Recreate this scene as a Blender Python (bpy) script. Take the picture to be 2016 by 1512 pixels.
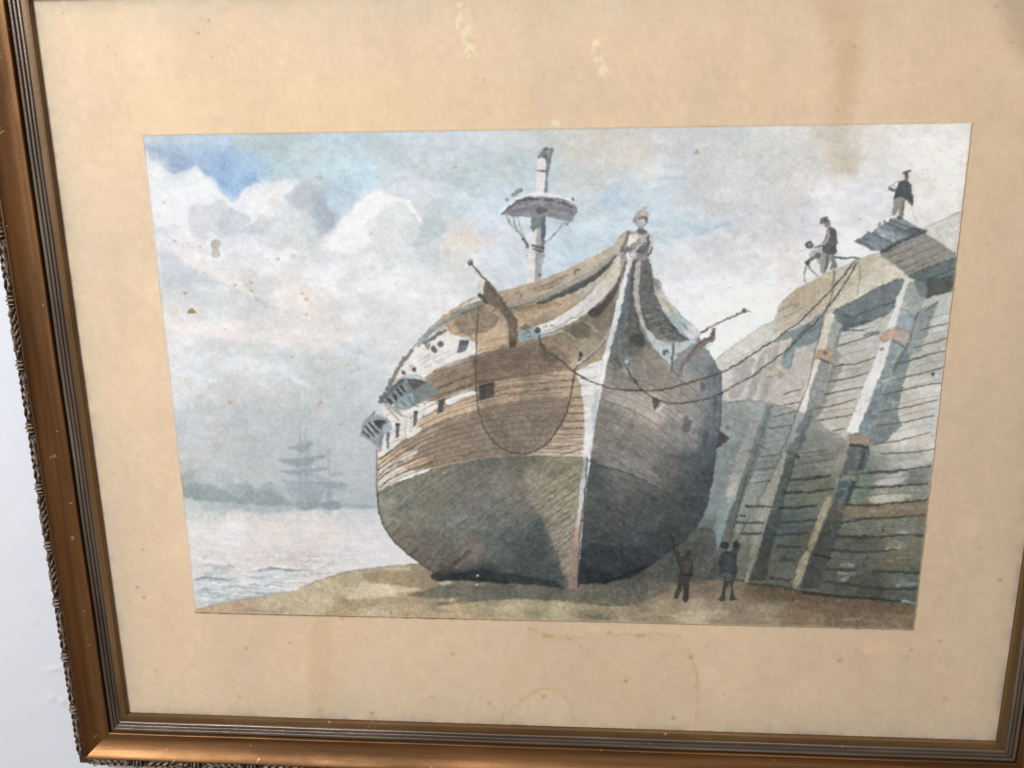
import bpy, bmesh, math, os
import numpy as np
from mathutils import Matrix, Vector

# ---------------------------------------------------------------- camera
scn = bpy.context.scene
for o in list(bpy.data.objects):
    bpy.data.objects.remove(o)
MM = .001
CZ = 1.50                                  # height of the picture's centre on the wall


def P(u, v, w):                            # picture axes (right, up, out of the wall; mm) -> world metres
    return Vector((u * MM, -w * MM, CZ + v * MM))


cam_d = bpy.data.cameras.new('camera')
cam = bpy.data.objects.new('camera', cam_d)
scn.collection.objects.link(cam)
scn.camera = cam
cam_d.sensor_width = 36
cam_d.lens = 36 * 1640 / 2016
cam_d.clip_start = .01
cam_d.clip_end = 50
right = Vector((.99774846, .06619931, -.01075431))
down = Vector((.00526872, -.23722347, -.97144082))
fwd = Vector((-.06685988, .96919692, -.23703814))
M = Matrix((right, -down, -fwd)).transposed().to_4x4()
M.translation = P(11.127, 96.423, 378.675)
cam.matrix_world = M
cam_d.dof.use_dof = True                   # a phone's small aperture, held close
cam_d.dof.focus_distance = .385
cam_d.dof.aperture_fstop = 13

# ---------------------------------------------------------------- light
world = bpy.data.worlds.new('World')
scn.world = world
world.use_nodes = True
bg = world.node_tree.nodes['Background']
bg.inputs[0].default_value = (1.0, .86, .70, 1)
bg.inputs[1].default_value = 0.23


def area(name, loc, target, sx, sy, power, col):
    d = bpy.data.lights.new(name, 'AREA')
    d.shape = 'RECTANGLE'; d.size = sx; d.size_y = sy; d.energy = power; d.color = col
    o = bpy.data.objects.new(name, d)
    scn.collection.objects.link(o)
    o.location = loc
    o.rotation_euler = (Vector(target) - Vector(loc)).to_track_quat('-Z', 'Y').to_euler()
    return o


area('window_light', P(-680, 760, 950), P(0, 0, 0), .42, .56, 27.5, (.93, .98, 1.0))
area('added_overhead_fill', P(320, 1350, 480), P(0, 0, 0), 1.2, .6, 5.4, (1.0, .85, .68))  # added warm fill from above, in place of ceiling bounce
scn.view_settings.view_transform = 'Standard'
scn.view_settings.look = 'None'
scn.view_settings.exposure = 0
scn.view_settings.gamma = 1
scn.view_settings.use_curve_mapping = False

# ---------------------------------------------------------------- helpers
COL = scn.collection


def link(name, data, parent=None):
    o = bpy.data.objects.new(name, data)
    COL.objects.link(o)
    if parent is not None:
        o.parent = parent
    return o


def tag(o, label=None, cat=None, kind=None, group=None):
    for k, v in (('label', label), ('category', cat), ('kind', kind), ('group', group)):
        if v:
            o[k] = v
    return o


def grid_mesh(name, co, faces, smooth=True):
    m = bpy.data.meshes.new(name)
    co = np.ascontiguousarray(co, np.float32); faces = np.ascontiguousarray(faces, np.int32)
    m.vertices.add(len(co)); m.vertices.foreach_set('co', co.ravel())
    n = len(faces)
    m.loops.add(n * 4); m.loops.foreach_set('vertex_index', faces.ravel())
    m.polygons.add(n); m.polygons.foreach_set('loop_start', np.arange(0, n * 4, 4, dtype=np.int32))
    m.polygons.foreach_set('use_smooth', np.full(n, smooth))
    m.update(calc_edges=True)
    return m


class Mat:
    def __init__(s, name, rough=.5, spec=.5, metal=0.):
        s.m = bpy.data.materials.new(name); s.m.use_nodes = True
        s.nt = s.m.node_tree; s.b = s.nt.nodes['Principled BSDF']
        s.b.inputs['Roughness'].default_value = rough
        s.b.inputs['Metallic'].default_value = metal
        s.b.inputs['Specular IOR Level'].default_value = spec

    def n(s, t, **kw):
        x = s.nt.nodes.new(t)
        for k, v in kw.items():
            if k in x.inputs: x.inputs[k].default_value = v
            else: setattr(x, k, v)
        return x

    def l(s, a, b):
        s.nt.links.new(a, b)

    def noise(s, scale, detail=4, rough=.55, stretch=(1, 1, 1), dist=0.):
        tc = s.n('ShaderNodeTexCoord'); mp = s.n('ShaderNodeMapping'); nz = s.n('ShaderNodeTexNoise')
        mp.inputs['Scale'].default_value = stretch
        s.l(tc.outputs['Object'], mp.inputs[0]); s.l(mp.outputs[0], nz.inputs['Vector'])
        nz.inputs['Scale'].default_value = scale; nz.inputs['Detail'].default_value = detail
        nz.inputs['Roughness'].default_value = rough; nz.inputs['Distortion'].default_value = dist
        return nz.outputs['Fac']

    def ramp(s, fac, stops):
        r = s.n('ShaderNodeValToRGB')
        while len(r.color_ramp.elements) < len(stops): r.color_ramp.elements.new(.5)
        for e, (p, c) in zip(r.color_ramp.elements, stops):
            e.position = p; e.color = (*c, 1) if len(c) == 3 else c
        s.l(fac, r.inputs[0])
        return r.outputs[0]

    def bump(s, h, strength, dist):
        b = s.n('ShaderNodeBump'); b.inputs['Strength'].default_value = strength; b.inputs['Distance'].default_value = dist
        s.l(h, b.inputs['Height'])
        return b


def mix(mt, fac, a, b, mode='MIX'):
    x = mt.n('ShaderNodeMix'); x.data_type = 'RGBA'; x.blend_type = mode
    for sock, v in ((x.inputs[0], fac), (x.inputs[6], a), (x.inputs[7], b)):
        if hasattr(v, 'is_linked'): mt.l(v, sock)
        else: sock.default_value = v if not isinstance(v, tuple) else (*v, 1)
    return x.outputs[2]


# ---------------------------------------------------------------- materials
def plaster():
    m = Mat('painted_plaster', .75, .3)
    a = m.noise(2.2, 3, .5); b = m.noise(55, 5, .6)
    m.l(m.ramp(a, [(.3, (.59, .59, .64)), (.7, (.625, .625, .675))]), m.b.inputs['Base Color'])
    h = m.n('ShaderNodeMath', operation='ADD'); m.l(a, h.inputs[0]); m.l(b, h.inputs[1])
    bp = m.bump(h.outputs[0], .25, .0012)
    m.l(bp.outputs[0], m.b.inputs['Normal'])
    return m.m


def gilt(name, c0, c1, c2, rough, stretch, metal=.55):
    """worn bronze-gilt varnish: long rubbed streaks, darker grime, small pale chips"""
    m = Mat(name, rough, .5, metal)
    st = m.noise(260, 4, .6, stretch); bl = m.noise(26, 5, .65, tuple(.35 + .65 * s for s in stretch)); fine = m.noise(900, 3, .6)
    col = m.ramp(st, [(.28, c0), (.52, c1), (.78, c2)])
    grime = m.ramp(bl, [(.36, (.50, .45, .40)), (.6, (1, 1, 1))])
    col = mix(m, .75, col, grime, 'MULTIPLY')
    ch = m.noise(240, 2, .5, (1, 1, 1)); chf = m.ramp(ch, [(.725, (0, 0, 0)), (.745, (1, 1, 1))])
    col = mix(m, chf, col, (.40, .27, .16))
    m.l(col, m.b.inputs['Base Color'])
    rr = m.ramp(bl, [(.3, (rough * 1.3,) * 3), (.7, (rough * .8,) * 3)]); m.l(rr, m.b.inputs['Roughness'])
    bp = m.bump(fine, .25, .0003); m.l(bp.outputs[0], m.b.inputs['Normal'])
    return m.m


def sheet_material(name, grain, dist):
    m = Mat(name, .85, .15)
    at = m.n('ShaderNodeAttribute', attribute_name='Pigment')
    m.l(at.outputs['Color'], m.b.inputs['Base Color'])
    bp = m.bump(m.noise(grain, 4, .6), .35, dist); m.l(bp.outputs[0], m.b.inputs['Normal'])
    return m.m


def glass():
    m = bpy.data.materials.new('picture_glass'); m.use_nodes = True
    nt = m.node_tree; nt.nodes.clear()
    out = nt.nodes.new('ShaderNodeOutputMaterial'); mx = nt.nodes.new('ShaderNodeMixShader')
    tr = nt.nodes.new('ShaderNodeBsdfTransparent'); gl = nt.nodes.new('ShaderNodeBsdfGlossy'); fr = nt.nodes.new('ShaderNodeFresnel')
    gl.inputs['Roughness'].default_value = .02; fr.inputs['IOR'].default_value = 1.5
    tr.inputs[0].default_value = (.985, .99, .985, 1)
    ge = nt.nodes.new('ShaderNodeNewGeometry'); fm = nt.nodes.new('ShaderNodeMath'); fm.operation = 'MULTIPLY'
    iv = nt.nodes.new('ShaderNodeMath'); iv.operation = 'SUBTRACT'; iv.inputs[0].default_value = 1     # only the outer face reflects
    nt.links.new(ge.outputs['Backfacing'], iv.inputs[1]); nt.links.new(iv.outputs[0], fm.inputs[0]); nt.links.new(fr.outputs[0], fm.inputs[1])
    nt.links.new(fm.outputs[0], mx.inputs[0]); nt.links.new(tr.outputs[0], mx.inputs[1]); nt.links.new(gl.outputs[0], mx.inputs[2])
    nt.links.new(mx.outputs[0], out.inputs[0])
    return m



# ----------------------------------------------------------------------------
# a small watercolour engine: everything is laid on a flat sheet in its own
# plane; the outlines were traced from an oblique view, and TRACE turns those
# tracing units back into millimetres on the flat sheet.
# ----------------------------------------------------------------------------
TRACE = np.array([[4.016564832923309, -0.6568473276749209, 1070.9908855148328], [-0.10728172975950083, -4.537418775941908, 771.8701455938482], [-0.00017116762278687845, -0.0006068400420879646, 1.0]])          # sheet mm (u,v,1) -> tracing units
TRACE_INV = np.linalg.inv(TRACE)


def to_sheet(p):
    p = np.asarray(p, float).reshape(-1, 2)
    q = np.c_[p, np.ones(len(p))] @ TRACE_INV.T
    return q[:, :2] / q[:, 2:]


_rs = np.random.RandomState(11)
_LAT = _rs.rand(8, 256, 256)


def vnoise(x, y, seed=0):
    xi = np.floor(x); yi = np.floor(y)
    fx = x - xi; fy = y - yi
    fx = fx * fx * (3 - 2 * fx); fy = fy * fy * (3 - 2 * fy)
    xi = xi.astype(np.int64) + seed * 37; yi = yi.astype(np.int64) + seed * 91
    L = _LAT[seed % 8]
    x0 = xi & 255; x1 = (xi + 1) & 255; y0 = yi & 255; y1 = (yi + 1) & 255
    a = L[y0, x0] * (1 - fx) + L[y0, x1] * fx
    b = L[y1, x0] * (1 - fx) + L[y1, x1] * fx
    return a * (1 - fy) + b * fy


def fbm(x, y, octv=4, seed=0, gain=.5):
    t = 0; amp = 1; s = 0
    for o in range(octv):
        t = t + amp * (vnoise(x * 2 ** o + 3.7 * o, y * 2 ** o + 9.1 * o, seed + o) - .5)
        s += amp; amp *= gain
    return t / s * 2          # about -1..1


def spline(p, n=6, closed=False):
    p = np.asarray(p, float)
    if len(p) < 3:
        return p
    if closed:
        q = np.vstack([p[-1], p, p[0], p[1]])
    else:
        q = np.vstack([2 * p[0] - p[1], p, 2 * p[-1] - p[-2]])
    out = []
    t = np.linspace(0, 1, n, endpoint=False)[:, None]
    for i in range(1, len(q) - 2):
        a, b, c, d = q[i - 1], q[i], q[i + 1], q[i + 2]
        out.append(.5 * (2 * b + (c - a) * t + (2 * a - 5 * b + 4 * c - d) * t ** 2 + (3 * b - a - 3 * c + d) * t ** 3))
    if not closed:
        out.append(p[-1:])
    return np.vstack(out)


def resample(p, n):
    p = np.asarray(p, float)
    s = np.r_[0, np.cumsum(np.hypot(*np.diff(p, axis=0).T))]
    t = np.linspace(0, s[-1], n)
    return np.c_[np.interp(t, s, p[:, 0]), np.interp(t, s, p[:, 1])]


def between(A, B, s, n=30):
    A = resample(spline(A), n); B = resample(spline(B), n)
    return A * (1 - s) + B * s


def rgb(c):
    return np.array(c, float) / 255.


def to_lin(c):
    return np.where(c <= .04045, c / 12.92, ((np.maximum(c, .04045) + .055) / 1.055) ** 2.4)


def smooth01(t):
    t = np.clip(t, 0, 1)
    return t * t * (3 - 2 * t)


class Sheet:
    def __init__(s, u0, u1, v0, v1, nx, ny):
        s.u0, s.u1, s.v0, s.v1, s.nx, s.ny = u0, u1, v0, v1, nx, ny
        s.U, s.V = np.meshgrid(np.linspace(u0, u1, nx), np.linspace(v1, v0, ny))
        d = TRACE[2, 0] * s.U + TRACE[2, 1] * s.V + TRACE[2, 2]
        s.X = (TRACE[0, 0] * s.U + TRACE[0, 1] * s.V + TRACE[0, 2]) / d
        s.Y = (TRACE[1, 0] * s.U + TRACE[1, 1] * s.V + TRACE[1, 2]) / d
        s.c = np.ones((ny, nx, 3))
        s.tag = np.zeros((ny, nx), np.int32)
        s.names = ['']
        s.only = None                                # keep strokes inside these shapes
        s.w = fbm(s.X / 9, s.Y / 9, 3, 1) + .55 * fbm(s.X / 2.4, s.Y / 2.4, 2, 5)   # edge wander
        s.w2 = fbm(s.X / 9 + 40, s.Y / 9 + 17, 3, 4) + .4 * fbm(s.X / 2.6, s.Y / 2.6 + 8, 2, 6)
        s.g = fbm(s.X / 3.1, s.Y / 3.1, 3, 2)        # pigment grain
        s.b = fbm(s.X / 34, s.Y / 34, 4, 3)          # blooms
        s.b2 = fbm(s.X / 7, s.Y / 7, 2, 7)           # uneven brush load

    def layers(s, k, sx, sy, seed, amt, n=4, hue=(1, 1, 1), rot=0.):
        """thin overlapping washes with dried edges"""
        X = s.X[k]; Y = s.Y[k]
        for i in range(n):
            f = fbm((X + rot * Y) / sx + 13 * i, (Y - rot * X) / sy + 5 * i, 5, seed + i, .55)
            d = f - .12 * (i - 1)
            m = smooth01(d / .07 + .5) + .55 * np.exp(-(d / .035) ** 2)
            s.c[k] *= 1 - amt * (m[..., None] - .5) * np.array(hue)

    def id(s, name):
        s.names.append(name)
        return len(s.names) - 1

    def box(s, p, pad):
        q = to_sheet(np.vstack([p - pad, p + pad, p + [pad, -pad], p + [-pad, pad]]))
        i = (q[:, 0] - s.u0) / (s.u1 - s.u0) * (s.nx - 1)
        j = (s.v1 - q[:, 1]) / (s.v1 - s.v0) * (s.ny - 1)
        i0, i1 = int(max(0, np.floor(i.min()))), int(min(s.nx, np.ceil(i.max()) + 1))
        j0, j1 = int(max(0, np.floor(j.min()))), int(min(s.ny, np.ceil(j.max()) + 1))
        if i1 <= i0 or j1 <= j0:
            return None
        return slice(j0, j1), slice(i0, i1)

    def put(s, k, m, col, a, tex, mul, part):
        m = m * a
        if s.only is not None:
            m = m * np.isin(s.tag[k], s.only)
        C = col if isinstance(col, np.ndarray) and col.ndim == 3 else np.broadcast_to(rgb(col), m.shape + (3,))
        if tex:
            C = C * (1 + tex * (.55 * s.g[k] + .75 * s.b[k]))[..., None]
        if mul:
            s.c[k] *= 1 - m[..., None] * (1 - C)
        else:
            s.c[k] = s.c[k] * (1 - m[..., None]) + C * m[..., None]
        if part is not None:
            t = s.tag[k]; t[m > .42] = part

    def sdf(s, p, k):
        X = s.X[k]; Y = s.Y[k]
        d2 = np.full(X.shape, 1e9); ins = np.zeros(X.shape, bool)
        q = np.roll(p, -1, 0)
        for (x0, y0), (x1, y1) in zip(p, q):
            ex, ey = x1 - x0, y1 - y0
            L = ex * ex + ey * ey
            if L < 1e-9:
                continue
            wx = X - x0; wy = Y - y0
            t = np.clip((wx * ex + wy * ey) / L, 0, 1)
            d2 = np.minimum(d2, (wx - t * ex) ** 2 + (wy - t * ey) ** 2)
            if y0 != y1:
                c = (y0 <= Y) != (y1 <= Y)
                ins ^= c & (X < x0 + (Y - y0) * ex / ey)
        d = np.sqrt(d2)
        return np.where(ins, -d, d)

    def wash(s, p, col, a=1., soft=.9, wob=1., edge=0., tex=.06, mul=False, part=None, curve=True, dry=0.):
        p = np.asarray(p, float)
        if curve:
            p = spline(p, 5, True)
        k = s.box(p, soft * 2 + wob * 2 + 3)
        if k is None:
            return
        d = s.sdf(p, k) + wob * s.w[k]
        m = smooth01(.5 - d / (2 * soft))
        if dry:
            m = m * smooth01(.5 + (s.g[k] + .35 - dry) * 3)
        if callable(col):
            col = col(s.X[k], s.Y[k])
        if edge:
            e = 1 - edge * np.exp(-(d / 2.2) ** 2) * (d < 1.5)
            base = col if isinstance(col, np.ndarray) and col.ndim == 3 else np.broadcast_to(rgb(col), m.shape + (3,))
            col = base * e[..., None]
        s.put(k, m, col, a, tex, mul, part)

    def line(s, p, w, col, a=1., soft=.7, wob=.35, w1=None, tex=.1, mul=False, part=None, curve=True, dry=0.):
        p = np.asarray(p, float)
        if curve:
            p = spline(p, 6)
        W = max(w, w1 if w1 is not None else w)
        k = s.box(p, W + 3)
        if k is None:
            return
        X = s.X[k] + wob * s.w[k] * 1.2; Y = s.Y[k] + wob * s.w2[k] * 1.2
        seg = np.hypot(*np.diff(p, axis=0).T); cum = np.r_[0, np.cumsum(seg)]; tot = max(cum[-1], 1e-6)
        best = np.full(X.shape, 1e9); tt = np.zeros(X.shape)
        for i in range(len(p) - 1):
            x0, y0 = p[i]; ex, ey = p[i + 1] - p[i]
            L = ex * ex + ey * ey
            if L < 1e-9:
                continue
            t = np.clip(((X - x0) * ex + (Y - y0) * ey) / L, 0, 1)
            d = np.hypot(X - x0 - t * ex, Y - y0 - t * ey)
            b = d < best
            best = np.where(b, d, best); tt = np.where(b, (cum[i] + t * seg[i]) / tot, tt)
        ww = (w if w1 is None else w + (w1 - w) * tt) * .5 * (1 + .25 * s.w[k])
        m = smooth01(.5 - (best - ww) / (2 * soft))
        m = m * np.clip(.95 + (.35 + 1.6 * dry) * s.b2[k], .45, 1.1)
        s.put(k, m, col, a, tex, mul, part)

    def spot(s, x, y, rx, ry, col, a=1., soft=.9, wob=.6, ang=0, **kw):
        t = np.linspace(0, 2 * np.pi, 14, endpoint=False)
        c, q = np.cos(np.radians(ang)), np.sin(np.radians(ang))
        p = np.c_[x + rx * np.cos(t) * c - ry * np.sin(t) * q, y + rx * np.cos(t) * q + ry * np.sin(t) * c]
        s.wash(p, col, a, soft, wob, curve=False, **kw)


def field(pts, e=14., warp=None, p=2.):
    """smooth colour field through (x, y, (r,g,b)) samples, looked up with a ragged warp"""
    P = np.array([(q[0], q[1]) for q in pts], float); C = np.array([q[2] for q in pts], float) / 255.

    def f(X, Y):
        x0, x1, y0, y1 = X.min() - 30, X.max() + 30, Y.min() - 30, Y.max() + 30
        nx = max(3, int((x1 - x0) / 6)); ny = max(3, int((y1 - y0) / 6))
        gx, gy = np.meshgrid(np.linspace(x0, x1, nx), np.linspace(y0, y1, ny))
        acc = np.zeros((ny, nx, 3)); ws = np.zeros((ny, nx))
        for (a, b), c in zip(P, C):
            w = 1. / ((gx - a) ** 2 + (gy - b) ** 2 + e * e) ** p
            acc += w[..., None] * c; ws += w
        acc /= ws[..., None]
        Xw, Yw = X, Y
        if warp:
            for amp, sc, sd in warp:
                Xw = Xw + amp * fbm(X / sc, Y / sc, 3, sd)
                Yw = Yw + amp * fbm(X / sc + 31, Y / sc + 7, 3, sd + 2)
        i = np.clip((Xw - x0) / (x1 - x0) * (nx - 1), 0, nx - 1.001); j = np.clip((Yw - y0) / (y1 - y0) * (ny - 1), 0, ny - 1.001)
        i0 = i.astype(int); j0 = j.astype(int); fi = (i - i0)[..., None]; fj = (j - j0)[..., None]
        return (acc[j0, i0] * (1 - fi) + acc[j0, i0 + 1] * fi) * (1 - fj) + (acc[j0 + 1, i0] * (1 - fi) + acc[j0 + 1, i0 + 1] * fi) * fj
    return f


# ---------------------------------------------------------------- wall
BACK = -9.                                  # wall plane, mm behind the mount


def build_wall():
    n = 150
    u = np.linspace(-900, 700, n); v = np.linspace(-800, 800, n)
    uu, vv = np.meshgrid(u, v)
    # the part in view gets a finer net for its filler marks
    fu = np.sort(np.r_[np.linspace(-330, -200, 170), u[(u < -330) | (u > -200)]]); fv = np.sort(np.r_[np.linspace(-260, 120, 240), v[(v < -260) | (v > 120)]])
    uu, vv = np.meshgrid(fu, fv)
    w = np.full(uu.shape, BACK) + .25 * fbm(uu / 60, vv / 60, 3, 2) + .10 * fbm(uu / 14, vv / 14, 3, 4)
    for (a, b, su, sv, h, ang) in [[-262, -118, 2.5, 9, 0.3, 0.1], [-268, -160, 5, 1.0, 0.5, 0.2], [-272, -178, 2, 1.2, 0.6, 0], [-266, -180, 1.6, 1.8, 0.6, 0.4], [-258, -140, 3, 18, 0.2, 0], [-275, -130, 2, 4, 0.3, 0.3], [-280, -90, 12, 30, 0.25, 0.2], [-262, -60, 1.5, 1.5, 0.25, 0]]:
        c, s = math.cos(ang), math.sin(ang)
        du = (uu - a) * c + (vv - b) * s; dv = -(uu - a) * s + (vv - b) * c
        w += h * np.exp(-(du / su) ** 2 - (dv / sv) ** 2)
    co = np.c_[uu.ravel() * MM, -w.ravel() * MM, CZ + vv.ravel() * MM]
    i = np.arange(len(fv) - 1)[:, None] * len(fu) + np.arange(len(fu) - 1)[None]
    i = i.ravel(); f = np.c_[i, i + 1, i + 1 + len(fu), i + len(fu)]
    o = link('wall', grid_mesh('wall', co, f))
    o.data.materials.append(plaster())
    tag(o, kind='structure')


# ---------------------------------------------------------------- frame
SL, SR, SB, ST = -223.4, 226.2, -179.0, 176.0      # sight edge of the frame (mm)


def rail_profile():
    """(distance out from the sight edge, height above the mount) and a material slot per span"""
    p = [(0, -2.0, 0), (0, 1.6, 0), (.4, 2.3, 0), (3.0, 3.1, 0), (3.5, 2.9, 1)]
    t = 3.6
    for k, (wd, h) in enumerate(((1.5, 3.5), (1.5, 4.1), (1.6, 4.7))):          # three reeds
        for a in np.linspace(0, math.pi, 9)[1:]:
            p.append((t + wd * (1 - math.cos(a)) / 2, h - .25 + .36 * math.sin(a), 1))
        t += wd
    p.append((t + .2, 3.2, 2)); p.append((t + 1.0, 3.2, 2))                      # dark quirk
    for a in np.linspace(0, math.pi, 7):
        p.append((t + 1.1 + .8 * (1 - math.cos(a)) / 2, 4.6 + .8 * math.sin(a), 3))
    t0, h0, t1, h1 = t + 1.9, 4.4, 21.2, 9.6
    for a in np.linspace(0, math.radians(48), 15):                               # broad cove
        p.append((t0 + (t1 - t0) * math.sin(a) / math.sin(math.radians(48)), h0 + (h1 - h0) * (1 - math.cos(a)) / (1 - math.cos(math.radians(48))), 3))
    p += [(21.4, 10.0, 3), (21.8, 10.1, 3), (22.1, 9.7, 3), (22.3, 8.2, 4), (26.6, 7.6, 4), (27.0, 6.4, 4), (26.8, BACK, 4), (19, BACK, 4), (3, BACK, 4), (3, -2.0, 4)]
    return p


def build_frame():
    fr = link('picture_frame', None)
    fr.empty_display_size = .05
    fr.location = P((SL + SR) / 2, SB - 26.8, BACK)
    tag(fr, 'worn bronze gilt picture frame with reeded inner edge and carved leaf border', 'picture frame')
    bpy.context.view_layer.update()
    inv = fr.matrix_world.inverted()
    sets = []
    for ax, st in (('horizontal', (.03, 1, 1)), ('upright', (1, 1, .03))):
        sets.append([gilt('lip_gilt_' + ax, (.10, .050, .020), (.16, .085, .034), (.24, .14, .062), .40, st, .4),
            gilt('reed_silver_' + ax, (.12, .088, .068), (.20, .155, .125), (.40, .33, .27), .30, st, .7),
            gilt('quirk_dark_' + ax, (.02, .013, .009), (.03, .02, .014), (.05, .03, .02), .5, st, .2),
            gilt('cove_bronze_' + ax, (.105, .046, .016), (.20, .092, .033), (.29, .142, .056), .48, st, .72),
            gilt('edge_brown_' + ax, (.03, .018, .012), (.05, .03, .02), (.08, .05, .032), .6, st, .2)])
    prof = rail_profile()
    cu, cv = (SL + SR) / 2, (SB + ST) / 2
    corners = [(SL, SB), (SR, SB), (SR, ST), (SL, ST)]
    outs = [(-1, -1), (1, -1), (1, 1), (-1, 1)]
    leaf = leaf_mesh(); tie = tie_mesh()
    leaf.materials.append(leaf_gilt())
    tie.materials.append(leaf.materials[0])
    rs = np.random.RandomState(3)
    for k in range(4):
        (a0, b0), (a1, b1) = corners[k], corners[(k + 1) % 4]
        (oa0, ob0), (oa1, ob1) = outs[k], outs[(k + 1) % 4]
        ns = 90
        co = []; f = []; mi = []
        n = len(prof)
        gap = .10
        L_ = math.hypot(a1 - a0, b1 - b0); du, dv = (a1 - a0) / L_, (b1 - b0) / L_
        nu, nv = dv, -du                                                    # outward from the opening
        for s in range(ns + 1):
            t = s / ns
            for (d, h, _) in prof:
                s0, s1 = -d + gap, L_ + d - gap
                x = s0 + (s1 - s0) * t
                jit = .10 * math.sin(x * .07 + k) + .05 * math.sin(x * .31 + d)
                hh = h + (jit * .5 if h > 1 else 0)
                co.append(inv @ P(a0 + du * x + nu * (d + (jit * .4 if d > 1 else 0)), b0 + dv * x + nv * (d + (jit * .4 if d > 1 else 0)), hh))
        for s in range(ns):
            for i in range(n - 1):
                a = s * n + i
                f.append((a, a + 1, a + n + 1, a + n)); mi.append(prof[i + 1][2])
        me = bpy.data.meshes.new('rail')
        me.from_pydata([tuple(c) for c in co], [], f)
        bm = bmesh.new(); bm.from_mesh(me)
        bm.verts.ensure_lookup_table()
        for s in (0, ns):
            bm.faces.new([bm.verts[s * n + i] for i in range(n)])
        bmesh.ops.recalc_face_normals(bm, faces=bm.faces)
        bm.to_mesh(me); bm.free()
        for i, p in enumerate(me.polygons):
            p.use_smooth = True
            p.material_index = mi[i] if i < len(mi) else 4
        for m in sets[k % 2]: me.materials.append(m)
        me.set_sharp_from_angle(angle=math.radians(42))
        rail = link('rail', me, fr)
        # carved border: leaf runs bound by crossed ties
        pitch = 31.0
        total = L_ + 48
        cnt = int(total // pitch)
        pitch = total / cnt
        for j in range(cnt):
            for kind, off, mesh_ in (('leaf_ornament', .5, leaf), ('tie_ornament', 0., tie)):
                if kind == 'tie_ornament' and j == 0:
                    continue
                x = -24 + (j + off) * pitch + rs.uniform(-.4, .4)
                o = link(kind, mesh_, rail)
                c = P(a0 + du * x + nu * 24.5, b0 + dv * x + nv * 24.5, 8.9 + rs.uniform(-.2, .2))
                ex = Vector((du, 0, dv)); sl = math.radians(-9)
                en = Vector((nu, 0, nv)); eo = Vector((0, -1, 0))
                ey = (en * math.cos(sl) + eo * math.sin(sl)); ez = -en * math.sin(sl) + eo * math.cos(sl)
                flip = 1 if rs.rand() < .5 else -1
                R_ = Matrix((ex * flip, ey * flip, ez)).transposed().to_4x4()
                R_.translation = c
                o.matrix_local = inv @ R_
    g = bmesh.new()
    pts = [(SL - 2.5, SB - 2.5), (SR + 2.5, SB - 2.5), (SR + 2.5, ST + 2.5), (SL - 2.5, ST + 2.5)]
    lo = [g.verts.new(inv @ P(a, b, .9)) for a, b in pts]; hi = [g.verts.new(inv @ P(a, b, 1.45)) for a, b in pts]
    g.faces.new(hi); g.faces.new(lo[::-1])
    for i in range(4): g.faces.new((lo[i], lo[(i + 1) % 4], hi[(i + 1) % 4], hi[i]))
    bmesh.ops.recalc_face_normals(g, faces=g.faces)
    me = bpy.data.meshes.new('glass_pane'); g.to_mesh(me); g.free()
    me.materials.append(glass())
    link('glass_pane', me, fr)
    return fr


def relief(name, lx, ly, nx, ny, fn):
    x = np.linspace(-lx / 2, lx / 2, nx); y = np.linspace(-ly / 2, ly / 2, ny)
    X, Y = np.meshgrid(x, y)
    Z = fn(X, Y)
    co = np.c_[X.ravel(), Y.ravel(), Z.ravel()] * MM
    i = (np.arange(ny - 1)[:, None] * nx + np.arange(nx - 1)[None]).ravel()
    return grid_mesh(name, co, np.c_[i, i + 1, i + 1 + nx, i + nx])


def leaf_gilt():
    """darker in the hollows, lighter bronze on the high points"""
    m = Mat('leaf_bronze', .5, .4, .25)
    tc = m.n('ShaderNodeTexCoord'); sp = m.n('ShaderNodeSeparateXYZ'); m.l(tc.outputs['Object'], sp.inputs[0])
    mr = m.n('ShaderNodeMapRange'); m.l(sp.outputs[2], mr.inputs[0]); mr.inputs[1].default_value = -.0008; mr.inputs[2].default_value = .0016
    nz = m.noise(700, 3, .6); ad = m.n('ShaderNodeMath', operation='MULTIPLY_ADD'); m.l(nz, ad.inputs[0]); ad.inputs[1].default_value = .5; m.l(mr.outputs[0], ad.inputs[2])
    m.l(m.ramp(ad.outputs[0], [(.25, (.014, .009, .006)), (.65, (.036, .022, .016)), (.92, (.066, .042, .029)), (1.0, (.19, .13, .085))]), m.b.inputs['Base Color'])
    return m.m


def leaf_mesh():
    def fn(X, Y):
        r = np.clip(1 - (2 * np.abs(Y) / 5.2) ** 2, 0, 1) ** .5
        s = np.clip(1 - (2 * np.abs(X) / 26.0) ** 6, 0, 1) ** .5
        ph = (X + 1.5 * np.abs(Y)) * .78 + .5 * np.sin(X * .31)
        lob = np.abs(np.sin(ph)) ** .7
        curl = np.exp(-((np.mod(X + 13, 8.7) - 4.3) / 1.1) ** 2 - ((Y - 1.0) / 1.0) ** 2)
        vein = np.exp(-((Y + .5 * np.sin(X * .5)) / .4) ** 2)
        return -1.0 + 2.3 * r * s * (.25 + .8 * lob) - .8 * vein * s + .9 * curl + .5 * fbm(X / 1.3, Y / 1.3, 2, 3)
    return relief('leaf_ornament', 25.6, 5.2, 72, 17, fn)


def tie_mesh():
    def fn(X, Y):
        r = np.clip(1 - (2 * np.abs(Y) / 5.4) ** 2, 0, 1) ** .5
        rib = np.exp(-((X - 1.9) / .6) ** 2) + np.exp(-((X + 1.9) / .6) ** 2) + 1.3 * np.exp(-(X / .85) ** 2)
        return -1.0 + 2.7 * r * np.clip(rib, 0, 1.3) + .25 * fbm(X / 1.0, Y / 1.0, 2, 5)
    return relief('tie_ornament', 6.0, 5.4, 26, 13, fn)


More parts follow.
